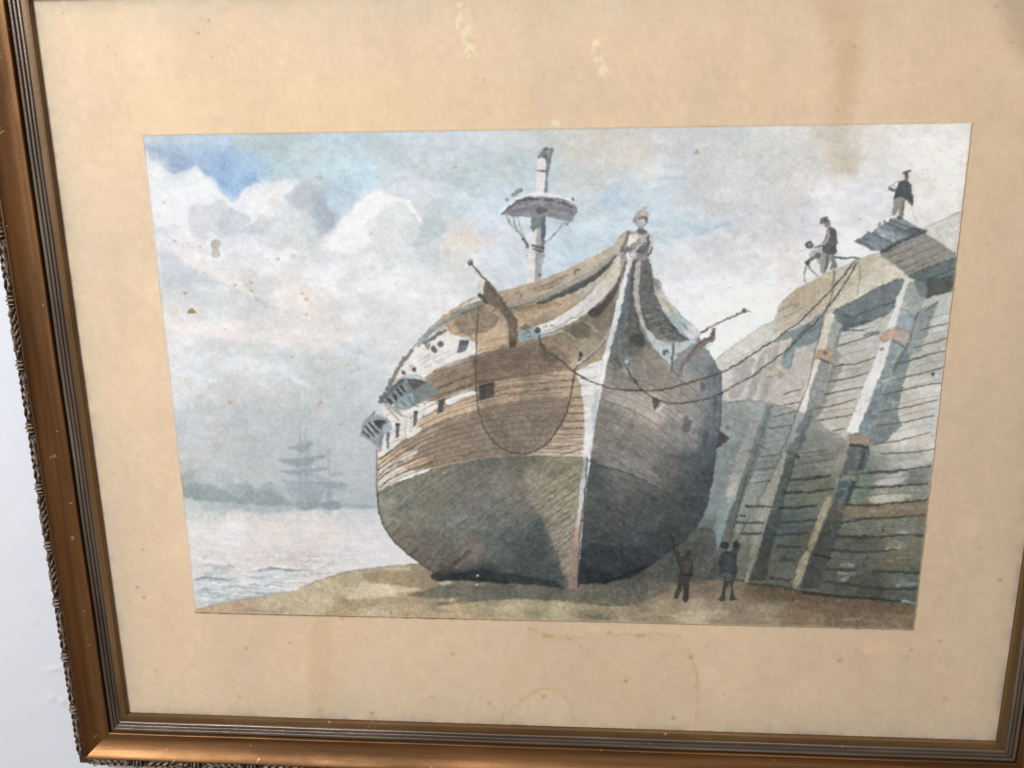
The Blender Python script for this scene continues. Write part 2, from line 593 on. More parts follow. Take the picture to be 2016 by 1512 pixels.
# ------------------------------------------------------------ the watercolour
def paint_watercolour(S):
    R = np.random.RandomState(5)
    W, L, O = S.wash, S.line, S.spot
    # ---- sky -------------------------------------------------------------
    sky = S.id('painted_sky')
    S.tag[:] = sky
    sk = [(300,275,(205,214,218)),(330,300,(180,198,215)),(370,275,(205,214,225)),(420,290,(195,215,232)),(480,280,(195,208,210)),(540,275,(190,203,205)),(600,275,(195,210,214)),(650,290,(198,216,224)),
     (340,330,(172,192,212)),(400,310,(185,207,230)),(430,335,(165,195,228)),(450,345,(172,203,235)),(500,320,(190,217,232)),(490,345,(165,195,228)),(540,315,(195,214,220)),(600,310,(198,212,218)),(640,330,(200,222,232)),(570,330,(196,213,220)),
     (310,340,(232,234,236)),(330,400,(236,238,240)),(400,380,(238,240,246)),(450,400,(238,240,244)),(400,430,(226,229,235)),(470,430,(216,220,228)),(480,450,(208,213,221)),(520,400,(238,236,238)),(560,400,(222,226,230)),(600,380,(204,210,216)),(630,420,(194,202,210)),(645,440,(184,194,207)),(580,450,(218,222,224)),(500,500,(228,230,236)),(420,500,(232,234,240)),(330,480,(224,226,230)),(340,510,(215,219,224)),(380,500,(236,232,230)),(600,500,(222,224,226)),(660,480,(236,238,242)),
     (660,330,(200,221,231)),(700,300,(200,218,228)),(750,280,(198,210,214)),(800,275,(202,212,220)),(880,270,(208,216,222)),(960,270,(212,218,222)),(1030,270,(208,214,216)),(720,340,(198,222,232)),(690,375,(190,214,232)),(665,400,(196,214,228)),(760,330,(204,218,226)),(850,320,(206,216,220)),(900,340,(200,212,216)),(950,340,(198,212,216)),(1000,330,(196,208,212)),(800,370,(214,220,228)),(830,400,(210,216,222)),(900,400,(202,216,224)),(960,390,(198,214,224)),(1000,400,(202,216,226)),(950,440,(214,222,234)),(880,440,(214,222,226)),(740,400,(238,239,240)),(700,440,(240,240,241)),(780,420,(228,232,232)),(760,450,(228,230,230)),(850,450,(206,214,218)),(870,430,(198,208,208)),(830,480,(212,218,222)),(900,480,(226,222,216)),(920,460,(228,220,212)),(980,480,(220,224,232)),(1000,500,(208,218,228)),(800,500,(226,230,232)),(860,520,(214,218,220)),(900,520,(220,220,218)),(960,520,(212,218,224)),(700,500,(232,234,236)),
     (1080,290,(206,211,210)),(1150,300,(215,213,208)),(1200,290,(214,212,206)),(1250,310,(213,209,204)),(1130,340,(206,214,214)),(1060,350,(196,210,216)),(1180,350,(212,216,216)),(1240,360,(206,218,224)),(1200,390,(196,214,224)),(1290,370,(214,220,224)),(1150,440,(202,216,224)),(1180,420,(206,218,226)),(1130,480,(194,211,222)),(1240,430,(208,220,229)),(1200,460,(200,216,226)),(1090,520,(205,217,227)),
     (1300,290,(210,212,212)),(1340,270,(210,214,216)),(1450,265,(206,210,214)),(1500,270,(218,218,216)),(1600,260,(218,214,210)),(1650,290,(208,202,190)),(1660,320,(206,198,184)),(1600,310,(214,212,208)),(1500,310,(212,210,208)),(1420,310,(212,214,212)),(1400,360,(204,206,208)),(1330,370,(206,214,218)),(1300,390,(200,216,226)),(1350,400,(212,214,216)),(1400,410,(212,211,211)),(1480,380,(216,216,214)),(1560,370,(212,210,206)),(1620,380,(222,222,226)),(1640,410,(226,226,230)),(1520,420,(212,212,214)),(1460,430,(208,212,218)),(1380,440,(198,211,222)),(1330,440,(200,214,222)),(1300,460,(204,215,222)),(1400,470,(216,216,218)),(1500,460,(218,216,218)),(1580,440,(214,214,218)),(1350,500,(222,222,224)),(1450,500,(222,224,226)),(1520,510,(228,226,226)),(1350,560,(226,228,232)),(1450,560,(232,230,232)),(1500,580,(234,232,234)),(1400,620,(236,234,236)),(1560,520,(226,224,222)),
     (1700,280,(222,218,212)),(1800,290,(228,226,222)),(1860,270,(230,226,222)),(1880,330,(230,226,222)),(1720,350,(222,222,222)),(1700,400,(226,226,230)),(1850,380,(224,220,216)),(1700,450,(224,226,230)),(1660,470,(228,228,232)),(1870,400,(220,218,212)),
     (330,530,(214,218,222)),(370,540,(206,212,220)),(340,560,(208,212,216)),(400,570,(220,224,228)),(450,545,(228,226,224)),(520,530,(228,230,232)),(600,540,(224,226,228)),(660,540,(234,234,238)),(500,560,(220,220,218)),(510,590,(216,218,220)),(560,580,(232,226,222)),(600,590,(234,227,222)),(440,600,(222,226,228)),(350,600,(230,228,226)),(360,640,(234,230,228)),(450,650,(232,227,225)),(550,640,(228,226,224)),(640,640,(224,220,216)),(700,640,(226,226,226)),(400,680,(222,224,226)),(450,700,(226,230,234)),(400,740,(222,226,228)),(500,690,(218,220,218)),(560,700,(220,224,228)),(620,700,(208,212,214)),(700,690,(212,218,224)),(520,720,(226,230,232)),(560,750,(210,214,218)),(640,740,(202,206,206)),(690,720,(210,214,216)),(350,770,(220,222,222)),(450,770,(212,214,214)),(520,800,(204,206,206)),(620,800,(198,202,202)),(700,780,(202,206,210)),(350,820,(208,212,216)),
     (380,830,(212,214,218)),(450,830,(204,206,210)),(550,840,(200,202,206)),(650,840,(200,204,208)),(700,860,(202,206,208)),(380,880,(206,208,208)),(450,880,(202,204,204)),(500,910,(196,198,200)),(550,870,(200,204,206)),(680,900,(192,198,202)),(720,900,(190,196,200)),(700,950,(184,192,194)),(720,980,(178,188,194)),(600,960,(186,192,196)),(400,960,(188,194,196)),
     (740,620,(222,222,224)),(800,600,(226,226,226)),(850,560,(224,226,228)),(760,560,(228,230,230)),(760,700,(212,214,218)),(720,760,(206,210,214)),(880,570,(226,226,226))]
    S.c[:] = field(sk, 16, ((16, 38, 1), (6, 11, 5)))(S.X, S.Y)
    n1 = fbm(S.X / 60 - S.Y / 140, S.Y / 26 + S.X / 60, 5, 6, .6)
    S.c *= (1 + .018 * n1 + .010 * S.g)[..., None]
    n2 = fbm(S.X / 22, S.Y / 22, 4, 2, .6)
    S.c += np.array([-.010, .0, .010]) * n2[..., None]
    S.layers(slice(None), 120, 55, 1, .014, 4, (1.1, 1, .85), .25)
    S.layers(slice(None), 38, 22, 3, .013, 4, (.9, 1, 1.15), -.2)
    S.layers(slice(None), 17, 12, 5, .010, 3, (1, 1, 1), .3)
    # crisp cloud edges: white tops against blue, grey hearts
    WH = (240, 240, 244)
    W([(289,300),(300,316),(322,330),(340,342),(353,341),(366,338),(378,332),(388,327),(398,340),(412,354),(426,366),(440,382),(452,397),(460,401),(470,394),(474,384),(482,374),(494,367),(504,361),(516,365),(520,390),(500,440),(430,450),(330,440),(295,420)], (238,239,242), .72, 2.2, 3, tex=.02)
    W([(282,290),(300,300),(318,312),(340,326),(356,338),(366,336),(376,330),(388,322),(400,334),(414,350),(430,368),(444,386),(460,398),(468,392),(472,380),(482,368),(500,358),(520,350),(540,338),(534,326),(500,300),(440,286),(360,286)], (168,197,230), .42, 5, 4, tex=.1, mul=False)
    W([(418,336),(440,352),(452,366),(444,372),(430,356)], (150,188,230), .55, 5, 4, tex=.1)
    W([(480,352),(500,336),(506,344),(490,364)], (152,188,228), .5, 4, 3, tex=.1)
    W([(452,372),(470,360),(476,376),(462,394)], (160,194,238), .6, 5, 3, tex=.06)
    W([(292,290),(320,306),(352,334),(372,330),(380,318),(340,300)], (160,182,206), .5, 5, 3, tex=.12)
    W([(372,425),(374,412),(390,402),(412,404),(426,394),(440,392),(452,404),(470,416),(490,424),(496,436),(480,446),(466,462),(440,470),(420,466),(396,470),(376,460)], (211,215,222), .62, 1.1, 4.0, edge=.02)
    W([(434,428),(452,412),(466,416),(488,422),(496,434),(484,446),(508,442),(518,454),(500,462),(470,458),(440,462),(432,446)], (199,204,212), .5, 1.4, 4.5)
    W([(560,388),(580,380),(596,352),(612,358),(634,380),(652,412),(664,428),(660,446),(640,456),(624,448),(622,430),(606,414),(584,410)], (190,198,206), .6, 2.0, 5)
    W([(612,376),(630,382),(654,418),(660,440),(640,452),(628,432)], (176,187,200), .55, 2.2, 5)
    W([(520,400),(534,376),(560,356),(585,352),(590,362),(570,376),(556,392),(540,424),(524,424)], (238,236,236), .5, 2.5, 3, tex=.02)
    W([(705,402),(724,386),(744,376),(770,384),(790,388),(806,396),(816,410),(830,432),(838,446),(826,436),(812,416),(800,404),(782,398),(766,404),(752,402),(748,420),(734,428),(722,440),(726,460),(722,486),(708,470),(694,452),(684,444),(690,424)], (242,242,243), .85, 2.6, 3.2, tex=.015)
    W([(640,470),(670,448),(700,440),(730,450),(730,480),(690,500),(650,500)], (240,240,242), .6, 9, 5, tex=.01)
    W([(750,404),(764,402),(780,400),(800,406),(812,420),(828,440),(840,462),(812,480),(770,478),(730,476),(724,452),(720,444),(736,428),(748,420)], (220,224,225), .62, 1.2, 4)
    W([(836,428),(852,426),(872,440),(878,456),(860,470),(832,484),(800,482),(820,470)], (190,201,204), .6, 2.5, 5)
    W([(860,484),(890,462),(920,458),(960,462),(980,480),(950,486),(900,488)], (228,219,209), .5, 6, 4)
    W([(340,492),(354,488),(386,502),(420,520),(450,540),(480,560),(500,584),(470,570),(430,548),(380,524)], (239,234,230), .7, 3, 3, tex=.02)
    W([(316,500),(330,494),(352,508),(384,528),(420,548),(430,560),(390,564),(350,566),(322,556)], (200,206,214), .5, 4, 4)
    W([(330,580),(370,574),(420,590),(410,600),(350,596)], (204,208,212), .45, 4, 4)
    W([(330,640),(420,640),(500,656),(600,650),(690,660),(640,690),(540,676),(460,672),(400,660),(340,668)], (238,231,228), .55, 6, 6, tex=.02)
    W([(400,668),(450,666),(520,684),(580,696),(640,706),(720,700),(720,720),(640,726),(560,720),(500,704),(440,700)], (205,208,208), .42, 5, 6)
    W([(470,740),(510,732),(560,740),(620,764),(660,786),(720,796),(720,900),(600,860),(480,830),(380,800),(420,752)], (200,203,206), .45, 5, 8)
    W([(350,812),(450,796),(560,800),(740,806),(740,996),(350,1000)], (188,194,198), .35, 18, 10, tex=.05)
    for k in range(26):                                   # loose brush dabs
        x, y = R.uniform(320, 720), R.uniform(500, 800); l = R.uniform(10, 40)
        L([(x, y), (x + l * .6, y + l * .25), (x + l, y + l * .5)], R.uniform(3, 9), (236,233,231) if k % 2 else (205,209,213), .28, 2, 1.5)
    for k in range(60):
        x, y = R.uniform(1130, 1640), R.uniform(275, 500); l = R.uniform(12, 50)
        L([(x, y), (x + l * .6, y - l * .12), (x + l, y - l * .3)], R.uniform(3, 10), [(226,226,226), (200,203,206), (212,206,198), (206,212,216)][k % 4], .33, 2, 1.8)
    for k in range(40):
        x, y = R.uniform(640, 1040), R.uniform(275, 400); l = R.uniform(8, 26)
        L([(x, y), (x + l, y - l * .3)], R.uniform(4, 12), [(196,212,222), (214,219,220), (198,208,206)][k % 3], .28, 3, 2)
    B = (186,208,224)
    L([(1180,398),(1210,386),(1260,378),(1300,376)], 12, B, .6, 4, 2, 5)
    L([(1302,352),(1330,350),(1352,352)], 7, (182,203,214), .6, 2, 2)
    L([(1285,442),(1330,440),(1370,446),(1400,444),(1440,438)], 12, (184,205,220), .65, 3, 3, 6)
    L([(1290,464),(1330,464),(1378,460)], 8, (192,210,220), .6, 3, 2, 5)
    L([(1370,462),(1400,452),(1440,440)], 9, (174,195,214), .65, 2, 2, 4)
    L([(1458,437),(1476,433),(1492,428)], 5, (196,204,214), .7, 2, 2, 3)
    L([(1280,374),(1300,370)], 4, (186,204,218), .6)
    W([(1250,330),(1290,320),(1310,330),(1290,352),(1258,352)], (222,222,222), .4, 4, 4)
    W([(1352,318),(1380,320),(1372,344),(1352,342)], (222,222,222), .6, 2, 2)
    W([(1408,382),(1440,376),(1430,396),(1410,398)], (226,226,226), .5, 2, 3)
    W([(1456,372),(1480,358),(1520,362),(1512,378),(1470,394)], (224,224,224), .5, 3, 3)
    W([(1600,250),(1690,250),(1690,330),(1660,340),(1640,300)], (202,194,178), .35, 14, 8)
    W([(1300,560),(1500,560),(1530,600),(1420,690),(1380,640),(1330,600)], (236,234,235), .5, 14, 6, tex=.01)
    W([(1330,258),(1480,250),(1560,262),(1580,330),(1500,400),(1420,420),(1380,380),(1330,340)], (198,199,200), .32, 22, 12, tex=.08)
    W([(1480,380),(1560,350),(1610,390),(1580,440),(1500,470),(1440,470)], (206,205,206), .35, 16, 10, tex=.08)
    W([(1100,262),(1260,258),(1290,300),(1240,340),(1150,330),(1090,300)], (208,204,196), .35, 16, 10, tex=.08)
    for (cx, cy, r, c) in [(540,470,40,(206,210,212)),(600,470,44,(208,211,212)),(620,500,38,(214,215,214)),(450,480,36,(222,225,230)),(760,490,40,(214,217,218)),(850,500,44,(208,213,217)),(900,540,40,(212,214,215)),(520,560,36,(210,212,212)),(480,600,40,(216,218,219)),(690,560,34,(226,226,226)),(640,590,30,(218,218,216))]:
        t = np.linspace(0, 2 * np.pi, 16, endpoint=False)
        W(np.c_[cx + r * np.cos(t) * R.uniform(.75, 1.2, 16), cy + r * .55 * np.sin(t) * R.uniform(.7, 1.2, 16)], c, .38, 5, 7, tex=.08)
    for (cx, cy, r) in [(530,372,20),(560,366,18),(505,395,22),(410,362,18),(385,352,16),(745,392,20),(715,410,20),(690,440,20),(668,462,18),(770,398,14)]:
        t = np.linspace(0, 2 * np.pi, 14, endpoint=False)
        W(np.c_[cx + r * np.cos(t) * R.uniform(.8, 1.15, 14), cy + r * .8 * np.sin(t) * R.uniform(.8, 1.15, 14)], (243,242,241), .5, 3, 4, tex=.01)
    # ---- water and far shore --------------------------------------------
    wat = S.id('painted_water')
    wc = field([(400,1010,(214,212,208)),(400,1035,(226,222,218)),(450,1060,(232,228,228)),(550,1040,(226,218,212)),(650,1040,(224,216,210)),(720,1060,(222,218,218)),(700,1100,(222,218,220)),(400,1090,(222,216,212)),(500,1100,(220,212,206)),(600,1110,(214,206,200)),(400,1130,(212,214,214)),(480,1120,(222,216,212)),(420,1160,(205,210,212)),(520,1150,(210,213,214)),(400,1190,(200,206,206)),(600,1140,(218,212,208)),(700,1020,(206,208,210)),(560,1012,(214,212,208))], 14, ((10, 20, 3), (4, 7, 2)))
    W([(350,1001),(450,1003),(560,1006),(640,1003),(740,1001),(800,1060),(900,1150),(900,1240),(350,1240)], wc, 1, 3, 3, tex=.02, part=wat, curve=False)
    for k in range(260):
        y = 1010 + 180 * R.rand() ** .8; x = R.uniform(360, 800 - (y - 1000)); l = R.uniform(14, 60)
        L([(x, y), (x + l * .5, y + R.uniform(-2, 2)), (x + l, y + R.uniform(-1, 2))], R.uniform(1.5, 4), [(200,196,192), (236,232,230), (190,198,202), (214,206,198)][k % 4], .2 + .34 * (y - 1000) / 190, 1, 1, dry=.2)
    for (x0, y0, x1, w, c) in [(386,1138,470,6,(142,154,162)),(404,1133,430,5,(140,150,158)),(510,1120,614,5,(140,152,160)),(524,1119,575,5,(128,140,148)),(446,1155,506,6,(160,172,180)),(392,1164,440,7,(172,184,192)),(505,1136,580,5,(178,188,194)),(526,1151,560,6,(172,182,190)),(420,1172,520,7,(182,192,200)),(470,1165,540,5,(176,186,194)),(412,1185,500,6,(188,198,204)),(386,1110,440,3,(206,206,204)),(415,1089,458,2,(186,188,190)),(528,1094,556,3,(196,196,198)),(548,1102,630,8,(206,196,188)),(645,1108,668,7,(204,192,180)),(430,1144,480,4,(150,160,168))]:
        xm = (x0 + x1) / 2
        L([(x0, y0 + 2), (x0 * .7 + x1 * .3, y0 - 2), (xm, y0 + 1), (x1, y0 + 2)], w, c, .85, 1.2, 1.4, w * .4)
    for k in range(110):
        y = 1088 + 104 * R.rand(); x = R.uniform(392, 720 - 2.6 * (y - 1088)); l = R.uniform(12, 44)
        L([(x, y), (x + l * .3, y - 1.6), (x + l * .6, y + 1), (x + l, y)], R.uniform(2, 4.4), [(140,152,162), (172,180,186), (196,192,188), (238,239,240)][k % 4], .3 + .5 * (y - 1088) / 104, 1.1, 1.2, 1.2)
    for (x, y, l) in [(400,1146,60),(450,1160,50),(398,1180,40),(560,1144,60),(470,1148,60),(560,1160,30)]:
        L([(x, y), (x + l / 2, y - 2), (x + l, y)], 4, (228,232,234), .55, 1.2, 1.5, 2)
    shore = S.id('painted_treeline')
    tf = field([(370,930,(176,183,181)),(400,930,(184,190,192)),(440,940,(184,190,194)),(480,965,(166,176,180)),(380,970,(160,169,167)),(530,965,(166,175,176)),(450,985,(164,175,178)),(550,985,(168,176,177))], 10, ((5, 12, 1),))
    W([(355,938),(366,930),(378,924),(392,920),(408,922),(424,925),(438,928),(448,936),(456,948),(468,952),(478,950),(486,948),(496,952),(504,960),(512,958),(520,952),(530,950),(542,954),(554,966),(570,980),(586,999),(540,1004),(465,998),(362,990)], tf, .92, 2.2, 3.0, tex=.1, part=shore)
    W([(356,956),(380,950),(402,950),(424,958),(446,968),(470,978),(500,970),(520,962),(540,966),(560,982),(576,994),(500,996),(420,990),(362,982)], (142,154,156), .6, 3, 4)
    W([(470,960),(486,952),(502,966),(508,984),(480,986)], (156,167,170), .35, 4, 3)
    W([(356,934),(372,926),(384,934),(380,952),(358,962)], (158,166,160), .4, 5, 3)
    W([(372,984),(450,988),(520,994),(586,998),(584,1006),(560,1010),(540,1006),(520,1012),(500,1004),(480,1010),(462,1002),(440,1014),(424,1006),(400,1008),(376,1000)], (182,190,191), .75, 2.5, 4, tex=.1)
    W([(462,994),(520,998),(572,998),(556,1008),(524,1013),(490,1006)], (170,179,180), .6, 2.5, 3)
    W([(352,984),(392,984),(402,1006),(380,1026),(368,1020),(352,1036)], (206,210,208), .6, 3, 4)
    for x in range(372, 740, 14):
        L([(x + R.uniform(-4, 4), 1004), (x + R.uniform(-5, 5), 1012 + R.uniform(0, 14))], R.uniform(7, 13), (196,201,201), .4, 3, 3)
    far = S.id('painted_sailing_ship')
    G = (154,165,172)
    L([(672,993),(700,995),(742,997)], 7, (166,178,184), .8, 1.5, 1)
    for (x, y0, y1, w, a) in [(591,826,985,3.2,.45),(603.5,842,985,3.4,.45),(626,858,985,2.6,.35),(648,888,985,3.4,.5)]:
        L([(x, y0), (x + .5, (y0 + y1) / 2), (x + 1, y1)], w, (158,168,174), min(1, a * 1.5), 1.2, .5, part=far)
    W([(586,880),(612,874),(612,985),(590,985)], G, .45, 2, 2, part=far)
    W([(567,882),(580,876),(600,874),(614,873),(606,883),(596,888),(580,886)], G, .85, 1.3, 1, part=far)
    W([(551,905),(575,902),(600,900),(642,894),(640,900),(620,906),(612,916),(590,917),(570,914)], (150,162,169), .9, 1.2, 1, part=far)
    W([(552,927),(580,924),(610,921),(644,919),(646,922),(616,929),(594,934),(570,932)], (152,164,171), .9, 1.2, 1, part=far)
    W([(600,929),(620,933),(645,940),(640,944),(610,938)], G, .6, 1.5, 1, part=far)
    W([(648,936),(660,930),(678,928),(674,934),(652,940)], (170,180,185), .85, 1.2, 1, part=far)
    W([(554,946),(600,948),(650,947),(685,953),(676,960),(640,960),(600,956),(566,950)], (154,166,173), .85, 1.2, 1, part=far)
    W([(565,950),(600,948),(640,950),(637,977),(627,988),(586,988),(573,976)], (156,167,173), .78, 2, 2, part=far)
    W([(644,962),(654,962),(656,984),(642,984)], G, .6, 1.5, 1, part=far)
    W([(582,991),(590,984),(600,988),(622,986),(629,992),(624,1000),(596,1003),(584,999)], (146,157,162), .85, 1.8, 1.6, part=far); W([(584,990),(630,988),(672,988),(668,998),(628,1000),(590,999)], (150,161,166), .7, 2, 1.5, part=far)
    W([(632,991),(645,986),(660,987),(672,985),(671,999),(655,1003),(640,1000)], (144,156,160), .85, 1.8, 1.6, part=far)
    W([(636,1003),(656,1004),(648,1014),(640,1010)], (180,188,188), .6, 2, 2)
    # ---- beach ------------------------------------------------------------
    bch = S.id('painted_beach')
    bc = field([(420,1200,(196,170,138)),(465,1190,(182,164,138)),(560,1185,(188,180,154)),(650,1160,(190,182,156)),(700,1138,(176,168,144)),(740,1130,(168,160,140)),(760,1152,(204,194,168)),(700,1170,(196,186,158)),(680,1190,(172,155,122)),(600,1205,(186,174,146)),(800,1150,(170,158,132)),(840,1140,(140,134,114)),(900,1155,(118,118,106)),(800,1180,(176,160,128)),(900,1195,(176,162,130)),(1000,1195,(172,162,132)),(1000,1165,(92,98,88)),(1080,1165,(98,98,84)),(1100,1195,(172,166,136)),(1150,1170,(112,106,90)),(1200,1175,(110,106,92)),(1250,1160,(84,82,78)),(1250,1185,(140,130,110)),(1230,1205,(152,146,122)),(1300,1150,(110,104,92)),(1300,1195,(150,140,116)),(1400,1160,(118,108,94)),(1400,1195,(138,128,108)),(1380,1210,(172,164,140)),(1500,1170,(106,96,80)),(1500,1210,(142,132,110)),(1600,1190,(112,98,80)),(1650,1180,(108,96,80)),(1600,1215,(134,120,96)),(1700,1200,(118,104,84)),(1750,1225,(128,114,92)),(1720,1190,(112,96,80)),(1800,1200,(116,102,82))], 12, ((9, 26, 2), (4, 8, 6)))
    W([(380,1203),(414,1192),(465,1180),(509,1174),(568,1164),(602,1152),(636,1138),(687,1123),(737,1117),(770,1113),(830,1110),(1000,1120),(1300,1130),(1560,1150),(1820,1180),(1830,1260),(380,1240)], bc, 1, .9, 1.6, tex=.09, part=bch, edge=.08)
    L([(414,1192),(465,1179),(509,1172),(568,1163)], 5, (168,168,166), .55, 1.5, 1)
    L([(602,1152),(636,1139),(690,1124),(740,1117),(790,1112)], 4, (150,148,140), .5, 1.5, 1)
    W([(713,1142),(735,1148),(780,1152),(830,1159),(800,1164),(773,1169),(740,1172),(706,1177),(680,1178),(700,1164)], (208,198,172), .75, 1.5, 2)
    W([(716,1126),(780,1122),(860,1128),(880,1146),(830,1156),(770,1148),(730,1144)], (148,136,110), .7, 2, 2.5)
    W([(679,1182),(720,1178),(780,1172),(860,1162),(900,1160),(870,1178),(800,1186),(750,1192),(700,1198)], (158,142,112), .6, 3, 3)
    W([(800,1172),(850,1158),(880,1152),(960,1152),(1120,1152),(1290,1140),(1310,1160),(1290,1174),(1224,1192),(1180,1186),(1124,1184),(1087,1179),(1000,1177),(930,1184),(860,1188),(900,1178)], (98,102,94), .75, 1.6, 3, tex=.14, edge=.1)
    W([(1000,1180),(1090,1182),(1124,1187),(1225,1195),(1180,1204),(1100,1200),(1020,1202),(980,1192)], (178,170,138), .6, 2, 2.5)
    W([(1110,1196),(1150,1190),(1220,1196),(1290,1204),(1280,1214),(1200,1210),(1130,1206)], (142,138,114), .6, 2, 2.5)
    W([(1310,1212),(1360,1204),(1420,1200),(1430,1214),(1390,1222),(1330,1222)], (178,170,146), .6, 2, 2)
    W([(1390,1216),(1430,1214),(1500,1220),(1490,1228),(1400,1224)], (132,132,114), .5, 2, 2)
    W([(1470,1150),(1540,1156),(1600,1168),(1640,1180),(1560,1184),(1480,1172)], (98,86,72), .5, 4, 4)
    W([(1580,1164),(1660,1174),(1740,1186),(1812,1192),(1812,1206),(1740,1206),(1640,1190)], (104,90,76), .5, 3, 4)
    for k in range(70):
        x, y = R.uniform(430, 1790), R.uniform(1160, 1232); l = R.uniform(15, 70)
        if y < 1205 - (x - 390) * .14: continue
        L([(x, y), (x + l * .5, y + R.uniform(-3, 3)), (x + l, y + l * .05)], R.uniform(2, 6), [(120,108,88), (188,178,152), (140,132,110), (104,98,84)][k % 4], .25, 1.5, 1.5, dry=.1)
    # ---- timber wharf on the right ---------------------------------------
    wl = S.id('painted_wharf_wall')
    wf = field([(1430,700,(212,210,204)),(1480,670,(210,210,203)),(1510,645,(208,208,200)),(1440,740,(206,202,196)),(1470,780,(200,196,190)),(1500,760,(182,178,172)),(1520,720,(186,182,176)),(1540,620,(200,190,176)),(1560,590,(184,172,154)),(1580,600,(192,180,160)),(1620,560,(196,188,168)),(1660,540,(200,194,176)),(1700,525,(198,190,172)),(1740,530,(206,196,180)),(1760,545,(214,206,192)),(1600,640,(196,190,178)),(1560,640,(204,196,184)),
      (1560,730,(188,184,176)),(1540,770,(198,192,184)),(1580,750,(192,188,182)),(1650,700,(196,196,190)),(1680,690,(192,190,184)),(1660,760,(200,198,190)),(1640,800,(196,188,178)),(1690,720,(178,176,170)),(1640,830,(198,194,182)),(1700,660,(196,198,194)),(1720,640,(192,190,186)),(1820,610,(186,188,184)),(1840,640,(198,202,200)),(1850,680,(186,182,176)),(1840,720,(180,182,176)),(1830,770,(208,208,204)),(1800,800,(196,190,178)),(1820,830,(192,196,192)),(1780,860,(206,204,198)),(1820,870,(200,194,184)),(1850,440,(206,206,200)),(1870,470,(204,204,198)),
      (1440,830,(176,182,180)),(1480,850,(160,172,172)),(1520,850,(166,174,174)),(1440,900,(148,160,162)),(1490,960,(150,158,156)),(1420,980,(138,150,152)),(1400,1060,(110,116,112)),(1480,1030,(146,152,148)),(1470,1100,(118,116,104)),(1380,1120,(88,92,90)),
      (1610,880,(146,144,134)),(1640,900,(152,150,140)),(1580,930,(128,132,126)),(1600,960,(132,130,116)),(1580,1000,(120,128,124)),(1560,1040,(96,110,110)),(1590,1060,(110,108,96)),(1560,1090,(100,106,98)),(1540,1130,(112,116,106)),
      (1700,930,(128,138,132)),(1780,920,(176,180,176)),(1740,950,(166,168,160)),(1800,940,(136,142,134)),(1740,975,(178,176,160)),(1800,970,(164,164,150)),(1700,970,(130,142,132)),(1720,1003,(140,126,108)),(1800,1000,(142,124,102)),(1700,1035,(130,134,124)),(1780,1035,(138,142,134)),(1700,1070,(104,108,98)),(1780,1065,(134,128,112)),(1700,1095,(112,116,108)),(1760,1100,(122,118,98)),(1700,1140,(94,98,90)),(1780,1140,(112,120,110)),(1700,1165,(90,92,80)),(1780,1172,(104,110,100))], 10, ((6, 22, 4), (3, 7, 1)))
    W([(1400,716),(1413,703),(1439,682),(1484,652),(1520,631),(1526,625),(1530,606),(1538,594),(1548,584),(1567,569),(1588,560),(1619,541),(1667,520),(1695,506),(1730,496),(1770,478),(1818,452),(1860,430),(1900,410),(1900,1195),(1805,1190),(1658,1174),(1583,1164),(1531,1152),(1471,1147),(1370,1138),(1280,1138),(1280,900),(1380,760)], wf, 1, .9, .8, tex=.06, part=wl, curve=False, edge=.05)
    L([(1413,703),(1484,652),(1522,631)], 2, (180,180,174), .5)
    L([(1818,449),(1850,435),(1893,415)], 3, (160,164,156), .6)
    # far pale stripes
    for p in [[(1445,722),(1484,703),(1478,730),(1462,770),(1440,786),(1432,760)], [(1500,694),(1518,684),(1508,722),(1496,752),(1480,782),(1470,776),(1486,730)], [(1526,676),(1535,668),(1526,720),(1508,780),(1496,786),(1512,730)]]:
        W(p, (160,160,158), .6, 1.5, 1.5)
    for q in [[(1490,700),(1480,740),(1464,784)], [(1512,690),(1502,730),(1486,786)], [(1440,730),(1432,780)]]:
        L(q, 6, (214,210,204), .6, 1.5, 1, 4)
    for q in [[(1426,716),(1460,700),(1516,668)], [(1424,722),(1462,706),(1518,673)]]:
        L(q, 3, (168,168,160), .5, 1.2)
    for k in range(7):                                    # coping boards
        y = k * 8
        L([(1540, 602 + y), (1580, 584 + y * .9), (1640, 556 + y * .85), (1700, 528 + y * .75)], 2.2, (150,136,112) if k % 2 else (172,160,138), .5, 1, 1, 1.4)
    L([(1566,572),(1567,598)], 9, (168,146,112), .6, 1.5, 1)
    W([(1568,570),(1616,545),(1640,560),(1600,588),(1570,600)], (176,162,138), .45, 2, 2)
    L([(1532,614),(1544,606),(1556,600)], 6, (158,140,116), .6, 1.5, 1)
    L([(1526,636),(1550,622),(1580,606)], 5, (170,158,138), .5, 1.5, 1)
    L([(1524,652),(1560,634),(1600,612)], 5, (168,152,132), .4, 1.5, 1)
    W([(1700,548),(1760,520),(1784,540),(1740,562),(1690,586),(1650,604),(1640,596)], (216,208,194), .6, 2, 2)
    # dark band under the coping
    W([(1642,610),(1680,592),(1724,566),(1776,547),(1774,565),(1763,589),(1751,616),(1709,634),(1659,651),(1645,631)], (114,126,131), .93, 1, 1.2, tex=.1, edge=.12)
    L([(1662,620),(1680,622),(1700,614),(1760,592)], 4, (84,96,102), .7, 1)
    L([(1655,648),(1690,636),(1712,632)], 4, (78,92,98), .7, 1)
    W([(1657,618),(1680,622),(1686,634),(1660,645)], (92,108,114), .6, 2, 1)
    W([(1618,616),(1596,631),(1581,640),(1556,651),(1536,663),(1521,674),(1545,668),(1558,664),(1556,679),(1545,700),(1566,686),(1603,673),(1615,652)], (128,143,149), .9, 1.2, 1.4, tex=.1)
    L([(1592,640),(1578,656),(1562,672),(1550,690),(1542,704)], 7, (96,114,118), .75, 1.5)
